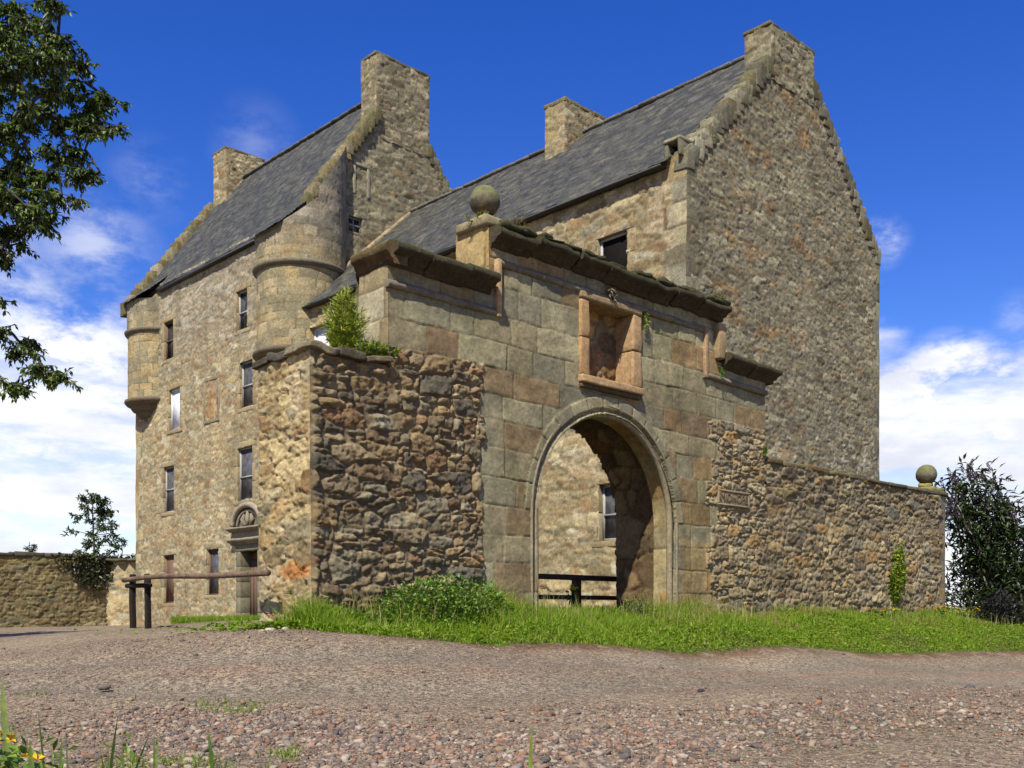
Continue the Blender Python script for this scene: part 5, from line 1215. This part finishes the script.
wall_plant("wall_plant", "low leafy weeds spilling over the stub top beside the tall plant", "plant", (6.16, 8.52, 2.6), A(-.3, -.9, 0), .20, .26, 900, .05, YG2 * A(1, 1.15, .8), narrow=.8)
wall_plant("ivy_column", "bright green creeper growing up the right part of the boundary wall", "creeper", (onwall(893), YF - .05, .12), SN, 1.12, .26, 3000, .07, YG2 * A(1, 1.1, .8), narrow=.4, ratio=.5)
wall_plant("wall_plant", "small green tuft hanging beside the recess under the cornice", "plant", (onwall(643), YF - .06, 3.96), SN, .30, .05, 160, .05, YG2 * A(.9, 1, .8), True)
wall_plant("wall_plant", "little leafy weed rooted below the short right-hand cornice", "plant", (onwall(717), YF - .08, 3.50), SN, .16, .08, 90, .045, NET, True)
wall_plant("wall_plant", "small green weed where the gateway meets the boundary wall", "plant", (onwall(762), YF - .06, 2.36), SN, .2, .05, 110, .05, YG2 * A(.8, 1, .7))
wall_plant("wall_plant", "dry grass tuft on the pier left of the stone ball", "plant", (7.74, YF + .1, 4.46), A(-.7, -.7, 0), .07, .2, 110, .06, YG2 * A(.9, .9, .8), ratio=.12, narrow=.8)
wall_plant("wall_plant", "dry grass tuft on the cornice right of the stone ball", "plant", (8.16, YF - .05, 4.4), A(0, -1, 0), .15, .1, 60, .09, pal((150, 132, 70), (128, 112, 60)), ratio=.08, narrow=.6)
wall_plant("moss_cushion", "flat yellow-green moss at the right end of the main cornice", "moss", (11.9, YF - .12, 4.40), A(0, -1, 0), .05, .24, 260, .04, YG2)
wall_plant("wall_plant", "grey dead stalks hanging on the frieze above the recess", "plant", (onwall(607), YF - .06, 4.12), SN, .16, .1, 60, .08, pal((150, 138, 112), (110, 98, 80)), True)

# plant with yellow heads seen in front of the fence
def flower_plant(name, label, x, y, h, spread, nfl, dark=1.0, group=None):
    z = gz(x, y); t = thing(name, label, "flower", (x, y, z), group); s = Acc(); l = Acc(); heads = []
    for k in range(nfl):
        q = A(x + rng.normal(0, spread), y + rng.normal(0, spread), z + h * rng.uniform(.75, 1.05)); tube(s, [A(x, y, z - .02), A((x + q[0]) / 2, (y + q[1]) / 2, z + h * .5), q], [.006, .005, .004], lin(80, 96, 40), n=4, cap=False); heads.append(q)
        n = 14; P = A(x, y, z) + (q - A(x, y, z)) * rng.random((n, 1)); leaves(l, P, unit(n) + A(0, 0, .3), unit(n) + A(0, 0, 1), rng.uniform(.05, .09, n), rng.uniform(.02, .035, n), NET[rng.integers(0, 4, n)] * dark * rng.uniform(.6, 1.1, (n, 1)))
        m = 16; fl = Acc(); leaves(fl, np.tile(q, (m, 1)), unit(m) + A(0, 0, .4), unit(m) + A(0, 0, 1), np.full(m, .036), np.full(m, .02), lin(226, 190, 36) * rng.uniform(.75, 1.1, (m, 1))); fl.build('flower_head', M_PETAL, t, True)
    s.build("stem", M_GRASS, t, True); l.build("foliage", M_LEAF, t, True)
flower_plant("ragwort", "dark leaved plant with yellow flower heads, in the arch opening before the fence", onwall(574, 9.5), 9.5, .36, .05, 7, .35)
p = at(937, 612, 17.8); flower_plant("ragwort", "yellow flowers at the right end of the boundary wall", p[0], p[1], .22, .14, 7)
p = at(968, 612, 18.4); flower_plant("ragwort", "yellow flowers under the dark bush beyond the boundary wall", p[0], p[1], .22, .16, 8)
p = at(885, 612, 16.9); flower_plant("ragwort", "few yellow flowers in the grass below the green creeper", p[0], p[1], .18, .12, 6)

# ------------------------------------------------------------------ trees and bushes
def limb(acc, a, b, r0, r1, sag=0.0, n=6, k=8, wig=.06):
    a = np.asarray(a, float); b = np.asarray(b, float); L = np.linalg.norm(b - a); t = np.linspace(0, 1, n)
    P = a + (b - a) * t[:, None] + A(0, 0, 1) * (sag * L * np.sin(t * math.pi))[:, None] + rng.normal(0, wig * L / n, (n, 3)) * (np.sin(t * math.pi))[:, None]
    tube(acc, P, r0 + (r1 - r0) * t, A(.1, .1, .1), n=k, cap=False); return P
def sprays(lf, tw, c, rad, n, ln, wd, cols, droop=.5, from_pt=None):
    """a bough end: a few twigs, leaves set along them and drooping"""
    k = max(3, int(n / 10)); c = np.asarray(c, float)
    for j in range(k):
        d = unit(1)[0] * A(1, 1, .55); e = c + d * rad * rng.uniform(.5, 1.0) - A(0, 0, rad * .25 * rng.random()); s = c - d * rad * .2 if from_pt is None else c + (from_pt - c) * rng.uniform(0, .12)
        P = limb(tw, s, e, .010, .003, .06, 5, 4)
        m = int(n / k) + 1; t = rng.uniform(.15, 1.0, m); i = np.clip((t * 4).astype(int), 0, 3); f = t * 4 - i
        Q = P[i] * (1 - f[:, None]) + P[i + 1] * f[:, None]; dirn = (e - s) / (np.linalg.norm(e - s) + 1e-6)
        D = dirn * .6 + unit(m) * .9 - A(0, 0, droop)
        leaves(lf, Q, D, unit(m) * .6 + A(0, 0, 1), rng.uniform(.7, 1.25, m) * ln, rng.uniform(.7, 1.2, m) * wd, cols[rng.integers(0, len(cols), m)] * rng.uniform(.6, 1.2, (m, 1)))
TREE = pal((96, 118, 56), (78, 100, 46), (116, 134, 66), (64, 84, 40), (136, 146, 80))
def left_tree():
    D0 = 12.0; base = at(-190, 640, D0 + .5); base[2] = gz(base[0], base[1])
    t = thing("broadleaf_tree", "broadleaf tree at the left edge reaching its leafy boughs into the sky", "tree", base)
    w = Acc(); lf = Acc(); tw = Acc()
    top = at(-170, 20, D0 + .3); T = limb(w, base - A(0, 0, .2), top, .24, .07, 0, 12, 12, .12)
    def on(f): i = min(int(f * 11), 10); g = f * 11 - i; return T[i] * (1 - g) + T[i + 1] * g
    boughs = [  # where a bough leaves the trunk, then the places of its leaf sprays
        (.42, [(-60, 380), (-20, 345), (8, 330), (28, 352), (48, 372), (68, 378), (20, 385), (-5, 372), (38, 345)]),
        (.50, [(-70, 300), (-30, 265), (0, 250), (18, 232), (38, 228), (52, 226), (8, 262), (-15, 240), (-5, 210), (15, 205)]),
        (.60, [(-60, 190), (-15, 170), (15, 172), (38, 180), (58, 175), (30, 158), (45, 195), (8, 190), (-2, 150), (62, 195), (2, 195), (25, 205), (45, 212), (20, 130)]),
        (.66, [(-40, 140), (5, 130), (30, 118), (55, 112), (75, 122), (92, 132), (105, 122), (85, 150), (100, 172), (70, 158), (118, 128), (88, 178)]),
        (.74, [(-40, 90), (0, 80), (22, 90), (45, 70), (68, 62), (85, 82), (92, 65), (110, 102), (98, 105), (115, 100), (60, 92), (38, 48), (75, 98)]),
        (.86, [(-60, 10), (-15, 20), (10, 35), (18, 10), (40, 28), (58, 36), (35, 58), (5, 58), (58, 8), (62, 2), (75, 45), (15, 70), (28, 60), (50, 52), (10, 100), (30, 105), (48, 90), (5, 25), (62, 60)])]
    for f, spots in boughs:
        p = on(f); first = True; path = [p]; dj = rng.uniform(-.4, .6)
        ends = [at(x, y, D0 + dj + rng.uniform(-.35, .35)) for x, y in spots]
        main = limb(w, p, ends[0], .06, .035, .04, 7, 7); hub = [ends[0]]
        for e in ends[1:]:
            near = min(hub, key=lambda q: np.linalg.norm(q - e)); limb(w, near, e, .022, .010, .03, 5, 5); hub.append(e)
        for e, (x, y) in zip(ends, spots):
            e = e - RGT * .10; sprays(lf, tw, e - RGT * .0, .27, 150, .08, .036, TREE, .7); sprays(lf, tw, e + rng.normal(0, .2, 3) - RGT * .12, .22, 100, .075, .034, TREE, .7)
            sprays(lf, tw, e + rng.normal(0, .1, 3), .12, 34, .075, .034, TREE, .7)
    for k in range(110):                                          # the rest of the crown, beyond the frame
        c = at(-215, 130, D0 + .4) + unit(1)[0] * A(2.5, 2.5, 3.1) * rng.random() ** .4
        px = 512 + 1009 * np.dot(c, RGT) / np.dot(c, FWD)
        if px > -45: continue
        q = on(np.clip((c[2] - base[2] - 1.0) / (top[2] - base[2]), .3, .98)); limb(w, q, c, .028, .010, .05, 5, 5); sprays(lf, tw, c, .42, 55, .11, .05, TREE, .6)
    w.V += tw.V; w.C += tw.C; w.F += [x + w.n for x in tw.F]; w.n += tw.n
    w.build("trunk", M_BARK, t, True); lf.build("crown", M_LEAF, t, True)
left_tree()
def small_tree(name, label, base, h, w_, nspr, ln, cols, cat="tree", spread=None, n=40):
    base = np.asarray(base, float); t = thing(name, label, cat, base); w = Acc(); lf = Acc(); tw = Acc()
    top = base + A(rng.normal(0, .05), rng.normal(0, .05), h); T = limb(w, base - A(0, 0, .3), top, .05 * h / 2.5, .012, 0, 9, 7)
    for k in range(nspr):
        f = rng.uniform(.3, 1.0); p = T[int(f * 8)]; r = w_ * (1 - .75 * abs(f - .5) * 1.6) * rng.uniform(.4, 1.0); a = rng.uniform(0, 6.283)
        e = p + A(math.cos(a) * r, math.sin(a) * r, rng.uniform(.0, .35) * h * .3); limb(w, p, e, .018, .006, .04, 5, 5); sprays(lf, tw, e, .28 * w_ + .06, n, ln, ln * .42, cols, .2)
    w.V += tw.V; w.C += tw.C; w.F += [x + w.n for x in tw.F]; w.n += tw.n
    w.build("trunk", M_BARK, t, True); lf.build("crown", M_LEAF, t, True)
SAP = pal((78, 100, 62), (92, 114, 70), (64, 86, 54), (104, 124, 78))
p = at(94, 570, 36.2); small_tree("sapling", "slender sapling rising above the far garden wall left of the tower", p, 2.75, 1.05, 34, .17, SAP)
p = at(122, 565, 36.0); small_tree("sapling", "very small thin sapling close beside the tower corner", p, 1.0, .4, 9, .13, SAP, n=16)
p = at(28, 566, 35.5); small_tree("wall_shrub", "small shrub on top of the garden wall at the far left", p, .85, .35, 10, .13, SAP * .8, "shrub", n=24)
def wall_ivy():
    n = 900; o = at(92, 562, 33.8); acc = Acc(); u = rng.normal(0, .55, n); v = -rng.random(n) ** 1.4 * 1.15 * np.exp(-(u / .9) ** 2) + rng.uniform(0, .12, n)
    P = np.stack([o[0] + u, np.full(n, 33.9) - rng.uniform(0, .12, n), 1.86 + v], 1)
    leaves(acc, P, unit(n) * .8 - A(0, .3, .6), unit(n) * .5 + A(0, -1, .3), rng.uniform(.08, .15, n), rng.uniform(.05, .09, n), pal((70, 84, 40), (54, 62, 34), (88, 98, 48), (72, 58, 44))[rng.integers(0, 4, n)] * rng.uniform(.5, 1.0, (n, 1)))
    for k in range(26):
        a = A(o[0] + rng.uniform(-.6, .8), 33.88, 1.85); tube(acc, [a, a + A(rng.uniform(-.2, .1), -.04, -.5), a + A(rng.uniform(-.4, .1), -.03, -rng.uniform(.7, 1.25))], [.014, .01, .006], lin(60, 46, 36), n=4, cap=False)
    ob = acc.build("ivy_patch", M_LEAF, None, True); tag(ob, "dark ivy hanging over the garden wall below the sapling", "ivy")
wall_ivy()
BUD = pal((60, 78, 46), (50, 66, 40), (76, 94, 54), (66, 54, 54), (46, 56, 38), (86, 104, 60))
def buddleia():
    base = at(985, 612, 22.2); base[2] = gz(base[0], base[1]); t = thing("buddleia_bush", "tall dark bush with purple flower spikes beyond the right end of the boundary wall", "bush", base)
    w = Acc(); lf = Acc(); fl = Acc()
    spots = [(972, 458), (958, 475), (990, 478), (1000, 492), (1012, 512), (1018, 530), (985, 470), (966, 485), (1030, 545), (1040, 575), (948, 480), (1008, 500), (1020, 560), (995, 500), (978, 495), (1050, 590), (1024, 590), (960, 500), (1004, 520)]
    for x, y in spots:
        e = at(x + (x - 985) * .12, y + 12, 22.2 + rng.uniform(-.5, .7)); b = base + A(rng.normal(0, .25), rng.normal(0, .25), -.1)
        P = limb(w, b, e, .03, .008, .05, 9, 5, .08)
        for k in range(3, 9):
            m = 46; Q = P[k] + rng.normal(0, .16, (m, 3)) * A(1, 1, .8); leaves(lf, Q, unit(m) * .8 + A(0, 0, .1) + (Q - P[k]) * 3, unit(m) * .6 + A(0, 0, 1), rng.uniform(.15, .27, m), rng.uniform(.045, .07, m), BUD[rng.integers(0, 6, m)] * rng.uniform(.55, 1.2, (m, 1)))
        for q in range(4):
            o = P[8] + (rng.normal(0, .2, 3) * A(1, 1, .6) if q else 0); d = (P[8] - P[6]) / np.linalg.norm(P[8] - P[6]) + unit(1)[0] * .45; d /= np.linalg.norm(d); L = rng.uniform(.2, .34)
            m = 90; tt = rng.random(m); r = .034 * (1 - .75 * tt); Q = o + d * (tt * L)[:, None] + unit(m) * r[:, None]
            leaves(fl, Q, Q - (o + d * (tt * L)[:, None]) + d * .01, unit(m), np.full(m, .032), np.full(m, .026), pal((92, 72, 98), (78, 62, 78), (110, 84, 120), (84, 66, 62))[rng.integers(0, 4, m)])
    m = 2300; v = unit(m) * rng.random((m, 1)) ** .5; v[:, 2] = np.abs(v[:, 2]); Q = base + v * A(1.15, 1.15, 1.5) * (1 + .4 * (fbm(v[:, 0] * 4 + 5, v[:, 2] * 4 + v[:, 1] * 3, 701, 3) - .5))[:, None]
    leaves(lf, Q, v + unit(m) * .8, unit(m) * .6 + A(0, 0, 1), rng.uniform(.12, .22, m), rng.uniform(.04, .06, m), BUD[rng.integers(0, 6, m)] * rng.uniform(.5, 1.1, (m, 1)))
    w.build("stem", M_BARK, t, True); lf.build("foliage", M_LEAF, t, True); fl.build("flower_spike", M_PETAL, t, True)
buddleia()
p = at(1000, 622, 18.0); p[2] = gz(p[0], p[1]); clump("dark_shrub", "small round purplish shrub in the grass before the tall dark bush", "shrub", p, .42, .42, .62, 1100, .08, .045, pal((58, 50, 62), (48, 44, 54), (66, 62, 58), (50, 58, 44)), 16)

# foreground weeds at the photographer's feet
def fore_blades():
    def one(label, spec, cols, group=None):
        acc = Acc()
        for (bx, tx, ty, d, w, cv) in spec:
            b = at(bx, 800, d); b[2] = gz(b[0], b[1]) - .02; tp = at(tx, ty, d + rng.uniform(-.05, .05)); n = 9; t = np.linspace(0, 1, n); mid = b + (tp - b) * .55 - RGT * cv * d / 1009 * 10
            P = (1 - t)[:, None] ** 2 * b + 2 * (t * (1 - t))[:, None] * mid + t[:, None] ** 2 * tp; ww = w * np.sqrt(np.clip(1 - t ** 2.2, 0, 1)) * 1.7 + .0006
            S = RGT * .9 + FWD * rng.uniform(-.5, .5); L = P - S * ww[:, None] / 2; R = P + S * ww[:, None] / 2; M = P + FWD * ww[:, None] * .25
            V = np.stack([L, M, R], 1).reshape(-1, 3); i = np.arange(n - 1)[:, None] * 3; c = cols[rng.integers(0, len(cols))] * rng.uniform(.8, 1.1)
            acc.add(V, [np.concatenate([i + np.array([[0, 1, 4, 3]]), i + np.array([[1, 2, 5, 4]])])], c)
        o = acc.build("grass_tuft", M_GRASS, None, True); tag(o, label, "grass", group)
    B = pal((112, 138, 62), (90, 122, 50), (128, 148, 78), (76, 104, 44))
    one("tall pale grass blades at the lower left corner", [(30, 2, 678, 2.3, .014, .8), (44, 30, 738, 2.2, .012, .3), (36, 42, 745, 2.3, .009, -.3), (62, 52, 748, 2.4, .007, .3), (20, 15, 720, 2.4, .008, .2)], pal((150, 168, 96), (128, 152, 76)))
    one("dark thin grass blades beside the yellow flowers", [(56, 38, 710, 2.3, .006, -.2), (58, 62, 735, 2.4, .007, .2), (100, 118, 715, 2.3, .007, .6), (122, 100, 748, 2.3, .006, -.4), (98, 150, 732, 2.3, .005, 1.0), (75, 66, 736, 2.4, .005, .1)], B * .7)
    one("green leafy weed and blades at the lower edge, left of centre", [(128, 122, 735, 2.2, .006, 0), (140, 122, 742, 2.3, .006, .4), (150, 160, 728, 2.3, .004, .5), (112, 108, 742, 2.3, .006, 0), (155, 154, 730, 2.2, .005, -.1)], B)
    one("single curved grass blade at the lower edge, third from the left", [(217, 208, 726, 2.3, .006, -.9), (212, 207, 727, 2.32, .004, -.8)], B)
    one("short grass blade at the lower edge beside the curved one", [(258, 270, 752, 2.3, .006, .2), (262, 266, 756, 2.3, .004, .1)], B)
    one("single short grass blade at the lower edge right of the middle", [(525, 532, 722, 2.1, .008, .1)], pal((150, 170, 80)))
    # leafy low growth with yellow flowers
    c = at(5, 770, 2.25); b = A(c[0], c[1], gz(c[0], c[1])); t = thing("yellow_flowers", "yellow flowering weed in the lower left corner", "flower", b)
    l = Acc(); n = 420; P = b + RGT * rng.normal(0, .07, n)[:, None] + FWD * rng.normal(0, .05, n)[:, None] + A(0, 0, 1) * (rng.random(n) * .37)[:, None]; leaves(l, P, unit(n) + A(0, 0, .3), unit(n) * .5 + A(0, 0, 1), rng.uniform(.02, .04, n), rng.uniform(.012, .02, n), NET[rng.integers(0, 4, n)] * rng.uniform(.6, 1.2, (n, 1))); l.build("foliage", M_LEAF, t, True)
    for k in range(16):
        l = Acc(); q = b + RGT * rng.normal(-.01, .05) + FWD * rng.normal(-.03, .04) + A(0, 0, rng.uniform(.30, .42)); m = 12; leaves(l, np.tile(q, (m, 1)), unit(m) + A(0, 0, .3), unit(m) + A(0, 0, 1), np.full(m, .018), np.full(m, .011), lin(224, 182, 40) * rng.uniform(.7, 1.1, (m, 1)))
        l.build("flower_head", M_PETAL, t, True)
    c = at(60, 775, 2.3); clump("weed", "low leafy weed between the pale blades and the curved blade at lower left", "weed", (c[0], c[1], gz(c[0], c[1])), .15, .1, .30, 380, .035, .014, NET, 12)
    c = at(128, 768, 2.3); clump("weed", "single upright leafy weed at the lower edge, left of the curved blade", "weed", (c[0], c[1], gz(c[0], c[1])), .045, .04, .40, 130, .035, .012, NET * 1.2, 5)
fore_blades()

# a few bigger stones that lie loose on the road
def loose_rocks():
    V2, F2 = ico2()
    for (px, py, d, s, col, lab) in ((270, 629, 9.2, .045, (188, 176, 152), "pale broken stone lying at the foot of the wall stub"), (262, 632, 9.05, .035, (160, 150, 124), "brownish stone next to the pale broken stone"),
                                     (701, 695, 7.4, .030, (54, 52, 56), "small black stone lying in the middle of the road"), (970, 683, 9.0, .05, (90, 84, 84), "grey stone on the road far right"),
                                     (285, 628, 9.3, .035, (166, 158, 130), "tan stone lying right of the pale broken stone"), (105, 686, 7.2, .038, (112, 100, 92), "flat grey stone on the gravel lower left")):
        p = at(px, py, d); z = gz(p[0], p[1]); V = V2 * (1 + (rng.random((len(V2), 1)) - .5) * .35) * A(s * rng.uniform(.9, 1.3), s * rng.uniform(.7, 1), s * .6) + A(p[0], p[1], z + s * .08)
        o = mesh_np("stone", V, [F2], M_PEB, None, np.tile(lin(*col), (len(V), 1)), False); tag(o, lab, "stone")
loose_rocks()
